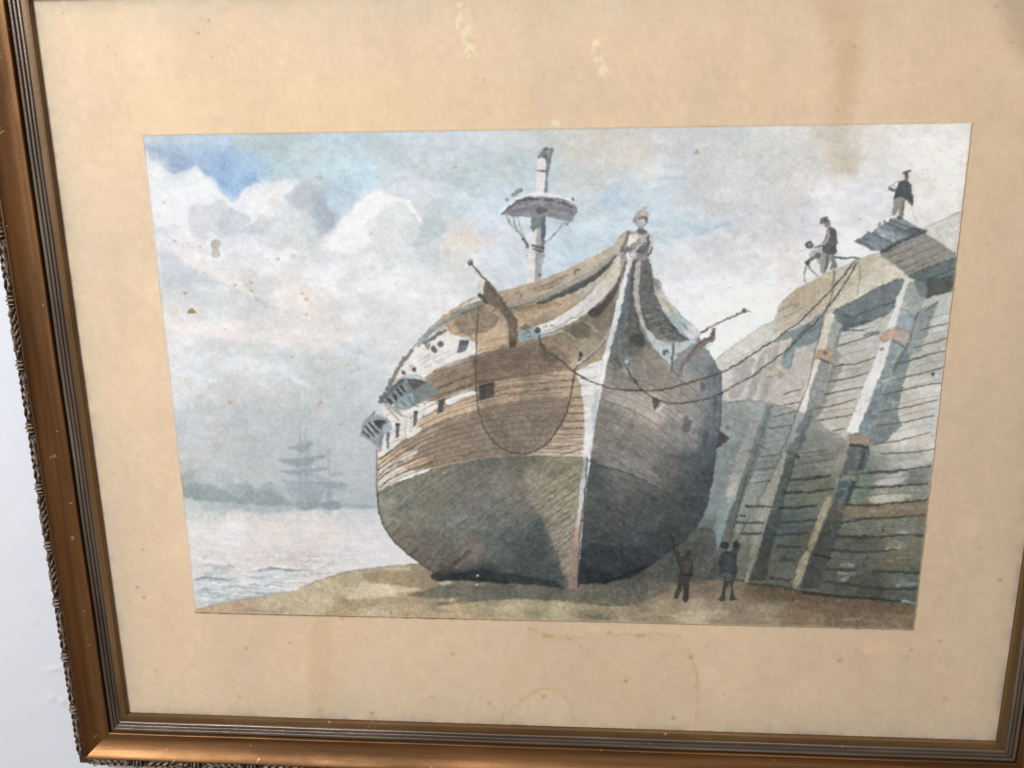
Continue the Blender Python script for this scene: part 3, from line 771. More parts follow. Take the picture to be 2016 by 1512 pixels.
    L([(1612,640),(1590,656),(1572,664)], 4, (100,116,122), .6)
    W([(1540,706),(1556,690),(1560,700),(1556,720),(1544,726),(1536,716)], (140,156,162), .85, 1, 1)
    L([(1562,690),(1558,712),(1552,724)], 3, (110,122,122), .7)
    W([(1730,499),(1770,478),(1818,457),(1850,478),(1884,500),(1834,523),(1786,543),(1758,520)], (146,144,137), .93, .9, .6, curve=False, edge=.08)
    for (a, b) in [((1750,506),(1834,470)),((1762,518),(1850,480)),((1772,530),(1866,490)),((1744,496),(1800,472)),((1786,536),(1842,508))]:
        L([a, b], 2.6, (104,104,98), .7, 1, .8, 1.2)
    W([(1786,543),(1821,528),(1882,503),(1890,504),(1880,566),(1843,580),(1819,589),(1812,580),(1800,560),(1806,552)], (98,112,114), .93, 1, 1, edge=.1, tex=.12)
    W([(1826,552),(1860,545),(1878,548),(1876,566),(1843,578),(1822,586)], (88,92,90), .8, 1.5, 1)
    L([(1800,553),(1830,548),(1878,528)], 3, (70,84,86), .7)
    L([(1824,562),(1850,552),(1880,540)], 3, (76,84,86), .6)
    # post brackets and posts (three raking timbers)
    def post(name, light, dark, cl, cd, extra=None):
        pid = S.id(name)
        W(dark, cd, .95, .9, .9, curve=False, part=pid, tex=.12)
        W(light, cl, .97, .9, .7, curve=False, part=pid, tex=.05)
        return pid
    W([(1764,700),(1793,700),(1777,760),(1765,805),(1774,838),(1738,873),(1710,873),(1714,838),(1723,805),(1743,760)], (122,135,138), .88, 1.2, 1.4, curve=False, tex=.1)
    W([(1804,613),(1826,600),(1846,592),(1830,640),(1812,690),(1793,700),(1764,700),(1782,680),(1793,656)], (132,144,146), .8, 1.5, 1.5, curve=False)
    W([(1614,776),(1650,690),(1640,720),(1660,715),(1640,760),(1622,800),(1596,830)], (140,142,136), .6, 2, 2)
    lf = field([(1780,560,(206,208,204)),(1765,620,(216,216,212)),(1740,690,(212,212,208)),(1710,760,(222,220,216)),(1680,840,(226,226,226))], 20)
    df = field([(1800,570,(150,156,154)),(1790,600,(164,170,166)),(1785,640,(150,164,168)),(1750,700,(138,150,152)),(1730,760,(120,136,140)),(1712,807,(118,130,136)),(1700,845,(124,142,148)),(1690,900,(98,104,104)),(1665,960,(88,104,106)),(1650,1000,(92,90,82)),(1630,1050,(82,86,80)),(1615,1100,(86,86,88)),(1595,1150,(84,82,82))], 12)
    p1 = post('post', [(1778,556),(1788,553),(1770,610),(1761,648),(1751,676),(1739,723),(1720,762),(1704,807),(1688,851),(1665,851),(1683,807),(1698,762),(1717,723),(1732,677),(1743,648),(1760,610)],
              [(1786,554),(1806,556),(1824,566),(1822,586),(1804,614),(1793,650),(1782,680),(1764,700),(1741,762),(1723,807),(1712,851),(1712,895),(1690,940),(1669,989),(1660,1015),(1651,1047),(1639,1077),(1630,1105),(1611,1158),(1575,1156),(1590,1105),(1602,1077),(1614,1047),(1627,1015),(1639,989),(1653,940),(1666,900),(1676,860),(1707,807),(1723,762),(1741,700),(1751,674),(1763,648)], lf, df)
    W([(1799,552),(1815,556),(1826,566),(1822,580),(1812,586),(1804,570)], (118,128,128), .9, 1, 1, part=p1)
    L([(1772,608),(1786,612),(1800,626)], 3, (120,130,130), .7)
    L([(1806,616),(1796,640),(1788,676),(1772,704),(1760,728)], 6, (100,112,116), .7, 1.2)
    W([(1771,616),(1786,616),(1800,628),(1793,648),(1764,646)], (146,162,168), .7, 1.2, 1, curve=False)
    L([(1690,900),(1672,950),(1650,1004)], 10, (108,124,128), .6, 2, 1)
    L([(1700,885),(1694,915),(1680,950),(1669,985)], 6, (70,74,74), .65, 1.5, 1)
    L([(1674,880),(1664,912),(1655,940)], 8, (110,110,106), .6, 2, 1)
    L([(1660,1010),(1640,1060),(1622,1110),(1604,1150)], 8, (104,104,108), .5, 2, 1)
    W([(1624,983),(1638,974),(1628,1004),(1614,1040),(1602,1071),(1593,1092),(1583,1125),(1572,1150),(1560,1160),(1571,1110),(1586,1083),(1595,1056),(1610,1016)], (168,158,130), .9, 1, 1.2, part=p1, tex=.12)
    br = S.id('bracket')
    W([(1732,667),(1748,648),(1769,645),(1793,656),(1782,679),(1768,672),(1754,668),(1739,675)], field([(1745,660,(196,162,138)),(1775,660,(176,160,146))], 6), .96, .9, .6, curve=False, part=br, edge=.1)
    L([(1756,669),(1768,676),(1781,684)], 4.5, (104,108,104), .85)
    L([(1732,667),(1748,648),(1769,645),(1793,656)], 1.5, (132,104,84), .6)
    W([(1670,856),(1689,851),(1715,859),(1709,879),(1690,874),(1674,874)], (152,136,120), .95, .9, .6, curve=False, part=br, edge=.1)
    L([(1675,875),(1690,876),(1708,881)], 7, (74,72,70), .9)
    O(1735,687, 5, 4, (142,132,116), .9)
    W([(1588,1076),(1604,1070),(1622,1076),(1640,1082),(1634,1094),(1612,1090),(1590,1086)], (88,80,76), .75, 1.4, 1, part=br); L([(1600,1090),(1634,1098)], 5, (52,50,50), .7, 1.2)
    lf2 = field([(1635,640,(206,202,184)),(1618,700,(206,196,176)),(1600,740,(220,214,204)),(1585,790,(218,214,206)),(1560,850,(160,176,178)),(1540,890,(168,168,162)),(1528,940,(172,164,152)),(1510,990,(164,162,152)),(1490,1040,(152,150,140)),(1478,1100,(140,136,122))], 14)
    df2 = field([(1640,660,(160,162,156)),(1625,740,(142,146,144)),(1605,790,(136,140,138)),(1590,830,(120,128,126)),(1575,860,(110,116,114)),(1560,900,(108,110,104)),(1545,940,(96,104,98)),(1530,990,(92,102,100)),(1520,1040,(82,92,92)),(1508,1080,(78,80,74)),(1492,1130,(80,82,78))], 12)
    p2 = post('post', [(1624,619),(1642,619),(1632,650),(1624,687),(1612,712),(1596,760),(1587,809),(1570,843),(1560,870),(1549,893),(1538,935),(1523,983),(1513,1012),(1502,1052),(1486,1100),(1472,1140),(1466,1140),(1471,1120),(1480,1040),(1488,1012),(1500,983),(1518,935),(1536,893),(1551,855),(1572,809),(1584,760),(1599,712),(1609,687),(1615,664)],
              [(1640,622),(1656,640),(1654,660),(1640,691),(1633,717),(1617,775),(1600,815),(1587,855),(1578,885),(1564,905),(1554,945),(1544,983),(1538,1024),(1523,1064),(1513,1109),(1508,1142),(1474,1142),(1489,1100),(1502,1052),(1513,1012),(1523,983),(1536,940),(1549,893),(1563,855),(1585,809),(1596,760),(1612,712),(1624,687)], lf2, df2)
    L([(1654,650),(1646,680),(1642,708)], 5, (106,114,112), .6, 1.2)
    L([(1650,700),(1632,740),(1618,790),(1600,830)], 12, (140,142,136), .55, 2.5, 1.5)
    W([(1602,709),(1608,690),(1618,686),(1630,688),(1641,691),(1637,714),(1626,712),(1616,706)], (178,148,122), .95, .9, .6, curve=False, part=br, edge=.12)
    O(1624,694, 4, 4, (112,100,92), .9); L([(1614,706),(1626,711),(1637,715)], 4, (76,78,78), .9)
    W([(1548,874),(1560,872),(1578,882),(1575,890),(1564,893),(1546,886)], (118,116,110), .85, 1, .8, part=br)
    L([(1550,889),(1560,893),(1571,900)], 5, (70,72,72), .85)
    lf3 = field([(1500,800,(176,180,178)),(1475,864,(170,170,166)),(1460,895,(176,170,156)),(1440,955,(174,170,160)),(1425,1000,(140,152,152)),(1410,1050,(126,140,142)),(1395,1090,(128,138,136)),(1380,1130,(104,104,96))], 12)
    p3 = post('post', [(1490,795),(1508,793),(1496,830),(1484,864),(1475,895),(1454,955),(1446,985),(1437,1001),(1426,1042),(1413,1082),(1398,1120),(1392,1136),(1373,1136),(1389,1082),(1403,1042),(1414,1001),(1431,958),(1450,895),(1465,864)],
              [(1508,793),(1522,796),(1514,830),(1508,863),(1496,894),(1475,950),(1468,962),(1450,1020),(1446,1053),(1430,1090),(1418,1110),(1412,1084),(1426,1042),(1437,1001),(1454,955),(1475,895),(1484,864),(1496,830)], lf3, field([(1510,830,(134,142,140)),(1485,890,(128,128,120)),(1465,950,(108,112,106)),(1445,1010,(100,106,100)),(1430,1070,(104,104,98))], 12))
    L([(1488,872),(1504,880)], 3.5, (84,88,84), .7); L([(1484,887),(1494,895)], 6, (106,112,114), .7)
    L([(1452,893),(1465,888),(1478,888)], 2.5, (122,124,116), .7)
    W([(1509,735),(1520,726),(1535,718),(1540,734),(1528,738),(1512,743)], (198,180,156), .9, 1, 1, curve=False, part=br)
    L([(1508,743),(1520,740),(1526,738)], 3, (122,124,122), .8); O(1536,736, 7, 8, (140,150,152), .6)
    for lp, c in (([(1500,800),(1476,860),(1462,896),(1444,950),(1434,985)], (186,184,176)), ([(1426,1000),(1416,1040),(1404,1076),(1392,1110)], (142,155,156)), ([(1560,846),(1544,890),(1528,940),(1508,990),(1492,1040),(1480,1086)], (176,174,166)), ([(1634,985),(1616,1030),(1600,1070),(1584,1110)], (178,168,140))):
        L(lp, 9, c, .5, 2, 1, 8)
    for lp in ([(1515,800),(1500,850),(1488,890),(1466,950),(1450,1010),(1440,1050)], [(1596,820),(1575,870),(1556,930),(1538,990),(1524,1040),(1506,1100),(1496,1138)], [(1700,890),(1680,940),(1660,1000),(1640,1060),(1622,1110),(1606,1150)]):
        L(lp, 4, (70,76,74), .45, 1.5, .8)
    # hull's shadow over the wall
    W([(1419,797),(1439,790),(1469,788),(1499,790),(1529,796),(1558,805),(1581,814),(1608,825),(1625,843),(1655,858),(1664,880),(1640,900),(1560,920),(1450,930),(1400,920)], (190,200,201), .42, .9, .8, tex=.06, mul=True, edge=.10)
    W([(1421,798),(1440,791),(1469,788),(1499,790),(1529,796),(1558,805),(1581,814),(1608,826),(1625,843),(1650,858),(1640,884),(1560,900),(1480,930),(1420,960),(1410,900)], (132,142,142), .30, 1.0, 1.0, tex=.1)
    L([(1425,795),(1469,787),(1510,792),(1560,805),(1600,822)], 2.6, (112,124,124), .6)
    # plank seams
    seams = [[(1765,716),(1823,701)],[(1752,749),(1800,738),(1859,722)],[(1737,777),(1820,758),(1853,753)],[(1728,810),(1790,800),(1845,786)],[(1726,838),(1780,830),(1838,817)],[(1716,875),(1770,866),(1831,850)],[(1734,892),(1790,890),(1838,883)],
             [(1652,719),(1690,714),(1722,703)],[(1630,750),(1670,744),(1707,734)],[(1622,777),(1660,768),(1697,761)],[(1604,804),(1640,798),(1683,785)],[(1610,827),(1640,822),(1677,816)],[(1640,847),(1662,843)],[(1578,892),(1610,888),(1633,884)],[(1578,912),(1648,901)],
             [(1542,776),(1560,770),(1576,766)],[(1544,797),(1573,791)],[(1526,819),(1545,814),(1563,810)],[(1514,843),(1556,836)],[(1499,898),(1535,894)],[(1487,924),(1524,919)],[(1483,950),(1511,946)],[(1640,722),(1660,716)],[(1660,650),(1700,650)],[(1700,660),(1730,652)],[(1650,680),(1690,668),(1730,655)],[(1796,706),(1860,690)],[(1820,612),(1846,594)],[(1810,650),(1870,634)],[(1800,684),(1868,664)]]
    for q in seams:
        L(q, 3.2, (112,112,105), .72, 1.3, .8, 2.6, dry=.0)
    deep = [[(1696,931),(1758,927),(1833,916)],[(1681,959),(1750,957),(1825,952)],[(1666,994),(1720,993),(1766,989),(1826,983)],[(1657,1027),(1700,1020),(1758,1018),(1822,1011)],[(1647,1055),(1720,1056),(1775,1052),(1818,1055)],[(1639,1082),(1700,1086),(1763,1081)],[(1627,1119),(1690,1123),(1725,1124),(1812,1126)],[(1619,1143),(1680,1152),(1740,1158),(1806,1158)],
            [(1554,944),(1590,942),(1633,936)],[(1544,968),(1590,968),(1640,961)],[(1538,999),(1570,998),(1606,995)],[(1538,1027),(1570,1026),(1606,1022)],[(1523,1052),(1560,1050),(1590,1049)],[(1528,1075),(1575,1075)],[(1541,1100),(1562,1101)],[(1516,1137),(1553,1141)],
            [(1468,996),(1517,996)],[(1455,1015),(1468,1015)],[(1450,1028),(1501,1028)],[(1461,1050),(1498,1049)]]
    for q in deep:
        L(q, R.uniform(4.2, 6.4), (58,61,57), .8, 1.5, 1.3, R.uniform(2.5, 5), dry=.05)
    W([(1664,997),(1720,996),(1766,992),(1828,986),(1824,1010),(1760,1014),(1700,1016),(1660,1014)], (152,132,108), .75, 1.5, 1.2)
    L([(1640,1003),(1666,1000)], 6, (110,102,90), .6)
    W([(1500,940),(1640,920),(1830,906),(1806,1190),(1640,1172),(1480,1150)], (196,200,194), .5, 26, 10, mul=True)
    for k in range(46):
        x, y = R.uniform(1640, 1820), R.uniform(900, 1170)
        L([(x, y), (x + R.uniform(8, 34), y - 1)], R.uniform(3, 8), [(186,190,182), (98,108,100), (140,144,134), (112,122,116), (160,154,136)][k % 5], .35, 1.6, 1.5, dry=.1)
    for k in range(60):
        x, y = R.uniform(1540, 1850), R.uniform(660, 900)
        if x < 1600 and y > 860: continue
        L([(x, y), (x + R.uniform(8, 30), y - 5)], R.uniform(2, 7), [(212,214,212), (168,170,166), (190,182,168)][k % 3], .3, 1.4, 1.4, dry=.1)
    W([(1770,910),(1800,900),(1834,898),(1820,914),(1786,922)], (196,198,196), .6, 2, 2)
    W([(1722,952),(1740,940),(1776,928),(1768,942),(1786,938),(1760,956)], (196,196,194), .7, 1.5, 1.5)
    W([(1714,978),(1750,972),(1790,974),(1770,986),(1716,988)], (190,188,170), .7, 1.5, 1.5)
    W([(1700,932),(1720,936),(1716,958),(1694,960)], (112,136,124), .6, 3, 2)
    for (x, y) in [(1737,1042),(1705,1099),(1700,1111),(1836,736),(1690,1135)]:
        O(x, y, 3.5, 4, (70,70,64), .8)
    L([(1583,1166),(1630,1171),(1660,1174),(1720,1178),(1770,1182)], 7, (52,54,48), .85, 1.2, 1, 4)
    L([(1471,1148),(1531,1153),(1590,1166)], 5, (66,64,56), .75, 1.2, 1)
    L([(1776,1182),(1800,1186)], 4, (150,166,158), .7)
    W([(1370,930),(1412,900),(1440,960),(1420,1060),(1380,1138),(1270,1140),(1330,1080)], (206,210,208), .2, 6, 3, mul=True)
    W([(1180,1110),(1300,1060),(1400,1040),(1400,1136),(1320,1146),(1180,1150)], (86,88,84), .9, 5, 3, tex=.14)
    # ---- the beached hulk --------------------------------------------------
    hull = S.id('painted_warship')
    A = [(745,908),(748,904),(783,875),(834,845),(880,825),(938,806),(1000,791),(1070,783),(1146,780)]       # wale under the ports
    WLn = [(741,970),(762,957),(799,941),(847,924),(898,912),(958,902),(1017,897),(1077,896),(1148,899)]     # waterline
    T = [(783,760),(835,744),(855,730),(879,716),(908,706),(946,694),(1001,682),(1060,676),(1120,690),(1176,700)]
    left = [(1209,483),(1184,496),(1148,514),(1118,530),(1075,546),(1039,558),(1010,567),(984,573),(960,578),(940,583),(928,586),(908,597),(888,611),(869,627),(847,649),(829,669),(809,690),(793,708),(779,726),(769,746),(762,758),(752,790),(755,809),(752,850),(746,884),(743,906),(743,943),(743,965),(744,991),(748,1011),(756,1035),(770,1059),(789,1078),(807,1092),(831,1112),(852,1124),(850,1136),(863,1143),(899,1140),(978,1146),(1057,1150),(1093,1158),(1117,1160),(1137,1158)]
    right = [(1140,1149),(1189,1147),(1239,1138),(1270,1120),(1308,1094),(1328,1079),(1354,1059),(1374,1031),(1390,999),(1398,969),(1405,930),(1409,887),(1417,849),(1419,804),(1420,745),(1416,727),(1407,709),(1389,685),(1376,662),(1373,648),(1349,627),(1334,612),(1319,594),(1307,575),(1301,560),(1295,551),(1289,550),(1283,533),(1278,510),(1260,498),(1240,490)]
    hf = field([(950,720,(140,120,100)),(1050,720,(136,118,100)),(1000,700,(138,120,102)),(1080,750,(172,150,124)),(1000,770,(184,158,128)),(950,760,(150,132,108)),(900,740,(150,130,108)),(870,745,(158,138,114)),(860,770,(160,140,116)),(910,800,(200,172,140)),(1130,790,(186,162,132)),(1120,740,(190,166,136)),(1050,815,(134,120,106)),(1000,830,(134,118,104)),(950,840,(138,124,108)),(1000,870,(132,122,108)),(1080,820,(138,122,106)),(1100,860,(194,170,144)),(1125,890,(206,186,164)),(1080,885,(184,164,140)),(880,860,(160,142,118)),(850,870,(172,152,124)),(800,870,(166,146,120)),(830,900,(176,150,122)),(900,890,(158,142,122)),(960,880,(130,122,108)),(780,900,(190,168,140)),(760,920,(214,196,170)),(770,800,(204,196,186)),(1060,660,(150,132,110)),(1100,680,(150,132,110)),(1130,650,(142,126,104)),(1160,670,(164,148,122)),(1180,620,(126,116,100)),(1020,620,(186,160,128)),(1100,600,(190,162,130)),(1160,560,(190,180,162)),(1100,555,(184,166,142)),(1170,515,(184,168,146)),(900,640,(186,160,128)),(960,640,(168,146,118)),(830,690,(214,210,204)),(880,690,(222,218,214)),(800,730,(196,192,184))], 9, ((5, 20, 1), (3, 6, 3)))
    W(left + [(1150,900),(1190,700),(1222,560),(1236,500)], hf, 1, .8, .7, tex=.07, part=hull, curve=False)
    hr = field([(1240,560,(92,94,94)),(1250,640,(84,84,82)),(1230,700,(112,112,106)),(1280,720,(128,120,108)),(1300,745,(136,126,114)),(1260,745,(120,116,108)),(1230,790,(148,140,130)),(1270,790,(168,158,145)),(1285,812,(168,156,142)),(1330,780,(134,126,116)),(1360,760,(132,128,120)),(1350,720,(126,132,132)),(1380,730,(118,126,128)),(1408,740,(86,100,106)),(1410,800,(94,106,112)),(1380,800,(116,122,122)),(1340,820,(142,138,130)),(1320,850,(128,126,120)),(1390,860,(90,100,108)),(1360,860,(120,122,122)),(1405,870,(80,90,98)),(1240,840,(122,116,108)),(1200,820,(114,112,106)),(1200,870,(118,114,106)),(1260,880,(116,114,108)),(1190,900,(112,110,106)),(1220,910,(132,130,126)),(1270,910,(126,122,118)),(1310,920,(100,98,98)),(1360,910,(84,88,92)),(1390,940,(66,74,82)),(1300,940,(108,104,100)),(1340,960,(78,84,84)),(1170,930,(84,90,90)),(1200,960,(98,102,98)),(1230,965,(106,108,102)),(1180,1000,(84,88,84)),(1240,1000,(82,84,82)),(1300,1000,(74,82,80)),(1360,1000,(62,70,74)),(1200,1060,(72,74,74)),(1260,1060,(66,72,78)),(1320,1050,(60,66,70)),(1170,1100,(58,64,66)),(1220,1110,(54,60,64)),(1280,1090,(56,62,66)),(1180,1135,(44,48,52)),(1230,1130,(48,52,54))], 10, ((6, 22, 5), (3, 6, 2)))
    hr0 = hr
    hr = lambda X, Y: np.clip(hr0(X, Y) + np.array([.05, .042, .035]) * smooth01((905 - Y) / 60)[..., None] + .015, 0, 1)
    W([(1236,498),(1222,560),(1200,690),(1172,830),(1150,1000),(1137,1158)] + right, hr, 1, .8, .7, tex=.09, part=hull, curve=False)
    # below the waterline, left
    hb = field([(760,975,(124,128,110)),(780,1000,(118,120,106)),(850,950,(124,124,106)),(950,950,(110,108,100)),(950,915,(96,98,88)),(1030,910,(92,92,80)),(1050,930,(112,108,90)),(1100,915,(120,116,92)),(1110,960,(152,142,112)),(1130,1000,(142,134,112)),(1090,1000,(138,134,116)),(1120,1040,(134,128,112)),(1110,1080,(132,128,114)),(1122,1120,(140,124,106)),(900,1030,(104,108,100)),(1000,1010,(100,103,99)),(1000,960,(112,110,100)),(850,1010,(112,114,98)),(800,1050,(110,106,92)),(850,1080,(98,96,84)),(830,1100,(96,90,78)),(930,1080,(108,102,92)),(900,1110,(90,86,78)),(960,1045,(92,100,96)),(1000,1080,(76,86,84)),(1060,1080,(62,76,76)),(1050,1040,(80,92,90)),(950,1130,(58,62,66)),(900,1130,(60,60,60)),(1050,1130,(70,78,76)),(1090,1130,(66,76,74)),(1090,1150,(72,74,72))], 9, ((5, 18, 6), (3, 6, 1)))
    hb0 = hb
    hb = lambda X, Y: np.clip(hb0(X, Y) * np.array([1.03, 1.0, 1.0]) + .05, 0, 1)
    W(WLn + [(1146,960),(1140,1010),(1132,1060),(1126,1110),(1119,1160),(1093,1158),(1057,1150),(978,1146),(899,1140),(863,1143),(850,1136),(852,1124),(831,1112),(807,1092),(789,1078),(770,1059),(756,1035),(748,1011),(744,991)], hb, 1, .9, .8, tex=.1, part=hull, curve=False, edge=.10)
    S.only = [hull]
    W([(1040,918),(1146,904),(1146,960),(1140,1010),(1128,1100),(1116,1128),(1104,1100),(1084,1050),(1066,1012),(1046,990),(1036,950)], (154,145,120), .62, 7, 4, tex=.16)
    for i in range(15):                                   # planking that sweeps down from the stem
        x0, y0 = 1147 - i * 1.7, 908 + i * 16 + R.uniform(-4, 4)
        L([(x0, y0), (x0 - 40, y0 + 26 + i), (x0 - 92, y0 + 66 + 2.2 * i), (x0 - 130, y0 + 104 + 2 * i)], 3.0, (96,90,74), .5, 1.1, 1.0, 1.4, dry=.3)
    for i in range(20):
        x0 = 1070 - i * 16 + R.uniform(-7, 7); y0 = np.interp(x0, [p[0] for p in WLn], [p[1] for p in WLn]) + 4
        L([(x0, y0), (x0 - 44, y0 + 24), (x0 - 92, y0 + 56), (x0 - 130, y0 + 92)][:4 if x0 > 900 else 3], R.uniform(1.6, 3.2), (80,80,70), R.uniform(.14, .36), 1.1, 1.2, 1, dry=.4)
    for k in range(760):                                  # dry hatching along the bottom planking
        x, y = R.uniform(755, 1135), R.uniform(905, 1140)
        l = R.uniform(8, 34); an = np.radians(30 + 22 * (y - 900) / 240 + R.uniform(-5, 5))
        if y > 1125 - (1100 - x) * .06 or y < np.interp(x, [p[0] for p in WLn], [p[1] for p in WLn]) + 6: continue
        if x < np.interp(y, [960, 1011, 1059, 1092, 1124], [752, 760, 784, 826, 880]): continue
        dk = k % 3
        L([(x, y), (x + l * np.cos(an), y - l * np.sin(an))], R.uniform(1.2, 3.2), [(70,74,68), (148,142,122), (104,108,98)][dk], [.26, .18, .22][dk], .9, .8, dry=.15)
    for s in np.linspace(.08, .95, 15):                   # bottom plank seams
        x0 = 760 + 370 * s; y0 = np.interp(x0, [p[0] for p in WLn], [p[1] for p in WLn]) + 8 + 80 * s
        L([(1138 - 30 * s, 915 + 200 * s), (1080 - 60 * s, 950 + 190 * s), (1000 - 70 * s, 985 + 150 * s)], 2, (86,86,74), .35, .9, .8, 1, dry=.15)
    S.only = None
    W([(1018,1092),(1040,1048),(1064,1018),(1074,1036),(1084,1058),(1097,1088),(1107,1124),(1116,1158),(1060,1150),(980,1146),(900,1140),(930,1118),(980,1108)], (64,76,77), .42, 3.5, 3, tex=.16)
    W([(890,1136),(930,1120),(990,1126),(1080,1140),(1112,1156),(1056,1151),(980,1146)], (44,48,52), .6, 3, 2, tex=.1)
    W([(852,1128),(880,1124),(960,1136),(1000,1142),(980,1146),(900,1141),(866,1144),(850,1138)], (50,52,54), .7, 1.5, 1.2)
    W([(872,1118),(900,1100),(920,1082),(928,1086),(912,1106),(890,1124),(874,1128)], (84,80,68), .7, 1.2, 1)
    L([(899,1116),(912,1102),(926,1088)], 5, (124,118,106), .65, 1.3, .8)
    W([(864,1145),(880,1142),(894,1143),(880,1150),(868,1150)], (176,180,182), .8, 1, .8)
    for (x, y) in [(940,1132),(939,1150)]: O(x, y, 2.2, 1.6, (210,210,206), .9)
    L([(743,965),(745,991),(750,1014),(758,1037),(772,1060),(790,1078),(808,1092),(832,1112),(856,1124)], 3, (74,74,66), .7, 1, .6)
    for k in range(9):
        x = 760 + k * 12; y = np.interp(x, [744, 756, 789, 831, 863], [991, 1035, 1078, 1112, 1124])
        L([(x, y), (x + 16, y - 14 - k)], 3, (78,78,68), .5, 1, .6, 1.5)
    # plank seams above the waterline
    for s in (.02, .15, .27, .40, .52, .64, .76, .88):
        q = between(A, WLn, s)
        L(q[int(3 * R.rand()):], 2.2 if s > .1 else 3, (96,78,62), .6, .9, .8, 1.8, curve=False, dry=.12)
    for s in (.18, .36, .54, .70, .84):
        q = between(T, A, s)
        L(q[6:26], 2.2, (104,84,66), .55, .9, .8, 1.8, curve=False, dry=.12)
    # sunlit bow planking by the stem and shadow shapes on the side
    W([(946,808),(1000,792),(1070,784),(1122,781),(1120,800),(1112,826),(1098,848),(1084,868),(1070,880),(1044,890),(1000,893),(920,905),(850,918),(806,930),(800,910),(830,880),(850,858),(880,834),(930,812)], (140,123,105), .62, 2, 2.5, tex=.14)
    W([(960,812),(1000,798),(1070,788),(1116,785),(1110,820),(1090,856),(1060,882),(1010,888),(975,866)], (128,114,100), .42, 7, 3, tex=.14)
    for q in [[(1125,781),(1146,781)],[(1124,797),(1150,797)],[(1120,814),(1150,813)],[(1114,830),(1150,827)],[(1104,845),(1151,842)],[(1092,863),(1151,860)],[(1078,883),(1150,873)],[(1104,894),(1147,884)]]:
        L(q, 2.6, (116,90,70), .75, .9, .6, 2.2)
    for q in [[(1000,763),(1060,754),(1136,747)],[(1000,778),(1070,765),(1146,760)],[(1000,745),(1050,736),(1100,729),(1140,726)],[(880,772),(920,757),(960,748),(1000,745)],[(975,768),(1000,764)],[(974,779),(1000,776)],[(866,764),(900,748),(938,738)],[(850,781),(890,769),(936,757)],[(848,772),(880,758)]]:
        L(q, 2.4, (96,76,60), .65, .9, .8, 2, dry=.08)
    W([(938,700),(1000,684),(1060,676),(1110,690),(1120,722),(1060,733),(1000,744),(940,752),(932,730)], (122,104,88), .6, 3, 3, tex=.14)
    W([(1062,664),(1080,690),(1100,702),(1088,715),(1070,708),(1062,690)], (96,88,80), .6, 2, 2)
    for k in range(90):
        x, y = R.uniform(860, 1120), R.uniform(700, 885)
        L([(x, y), (x + R.uniform(8, 30), y - R.uniform(1, 6))], R.uniform(2, 5), [(116,98,80), (164,142,116), (142,122,100)][k % 3], .28, 1.2, 1.2, dry=.12)
    for (x, y) in [(930,890),(913,897)]: O(x, y, 5, 4, (132,88,60), .6, 1.5)
    # stern quarter: white paint patches
    W([(756,798),(792,809),(834,790),(861,793),(862,803),(834,821),(823,830),(831,845),(813,858),(783,873),(748,901),(747,880),(752,850),(764,845),(771,836),(757,815)], (224,218,210), .92, 1.2, 1.6, tex=.05)
    W([(823,830),(864,809),(900,800),(938,790),(938,805),(880,823),(834,841)], (206,176,142), .85, 1.2, 1.2)
    W([(877,787),(900,776),(923,768),(944,772),(930,778),(908,784),(896,792),(881,797)], (226,226,228), .95, 1, 1.8)
    W([(838,795),(860,788),(862,800),(836,812)], (226,222,218), .8, 1, 1)
    W([(746,930),(760,910),(800,890),(826,885),(806,902),(780,915),(800,914),(830,900),(800,926),(840,922),(790,940),(750,958)], (226,218,206), .75, 1, 2.2)
    W([(762,900),(800,880),(790,900),(772,912)], (208,172,136), .7, 1.5, 1.5); W([(794,914),(850,896),(840,912),(806,922)], (206,170,132), .7, 1.5, 1.5)
    W([(776,948),(800,936),(846,921),(842,927),(800,942)], (232,230,226), .95, .8, .8)
    for q in [[(744,925),(780,900),(815,880)],[(744,945),(770,925),(800,910),(830,900)],[(750,958),(775,938),(810,922),(850,910)],[(748,905),(780,876)],[(746,938),(765,920),(792,905)]]:
        L(q, 2.8, (96,78,64), .8, .9, .7, 1.6)
    L([(742,884),(743,906),(743,966)], 3, (110,104,96), .6)
    for q in [[(757,806),(775,800),(792,795)],[(760,818),(780,808)],[(795,818),(810,822)],[(775,850),(800,842)],[(770,870),(800,862)],[(800,818),(798,870)],[(810,815),(808,850)],[(836,790),(833,843)],[(838,800),(862,792)]]:
        L(q, 2, (150,146,142), .6, .9, .6)
    # upper works: white bulwark, rails
    W([(835,671),(856,656),(879,643),(888,655),(898,659),(938,673),(943,696),(908,706),(879,716),(855,730),(835,744),(819,736),(799,736),(783,744),(776,742),(789,718),(811,690)], (226,222,217), .96, 1, .8, tex=.03, curve=False)
    for q in [[(828,716),(860,700),(890,688)],[(836,722),(870,706),(898,694)],[(826,708),(850,696)],[(845,700),(842,712)],[(858,715),(880,706)]]:
        L(q, 1.8, (178,172,168), .6, .9, .5)
    W([(888,655),(884,640),(916,613),(958,605),(966,612),(986,632),(994,644),(1000,678),(944,696),(938,674)], (192,164,130), .95, 1, .8, tex=.08, curve=False)
    W([(916,613),(958,605),(966,612),(980,626),(974,643),(945,655),(918,659),(900,645),(896,630)], (146,128,107), .85, 1.5, 1.4, tex=.12)
    W([(988,635),(996,645),(1001,678),(946,694),(942,676),(962,652)], (204,174,138), .6, 2.5, 2)
    for q in [[(900,655),(940,645),(970,640)],[(944,690),(970,684),(998,678)],[(948,676),(975,668),(996,664)],[(890,640),(905,632)]]:
        L(q, 2, (120,98,76), .55, .9, .7)
    L([(912,604),(932,592),(950,586)], 9, (208,208,203), .85, 1.3, .6)
    L([(960,596),(940,602),(918,610),(898,621),(880,632)], 7, (126,141,146), .9, 1, .5, 6)
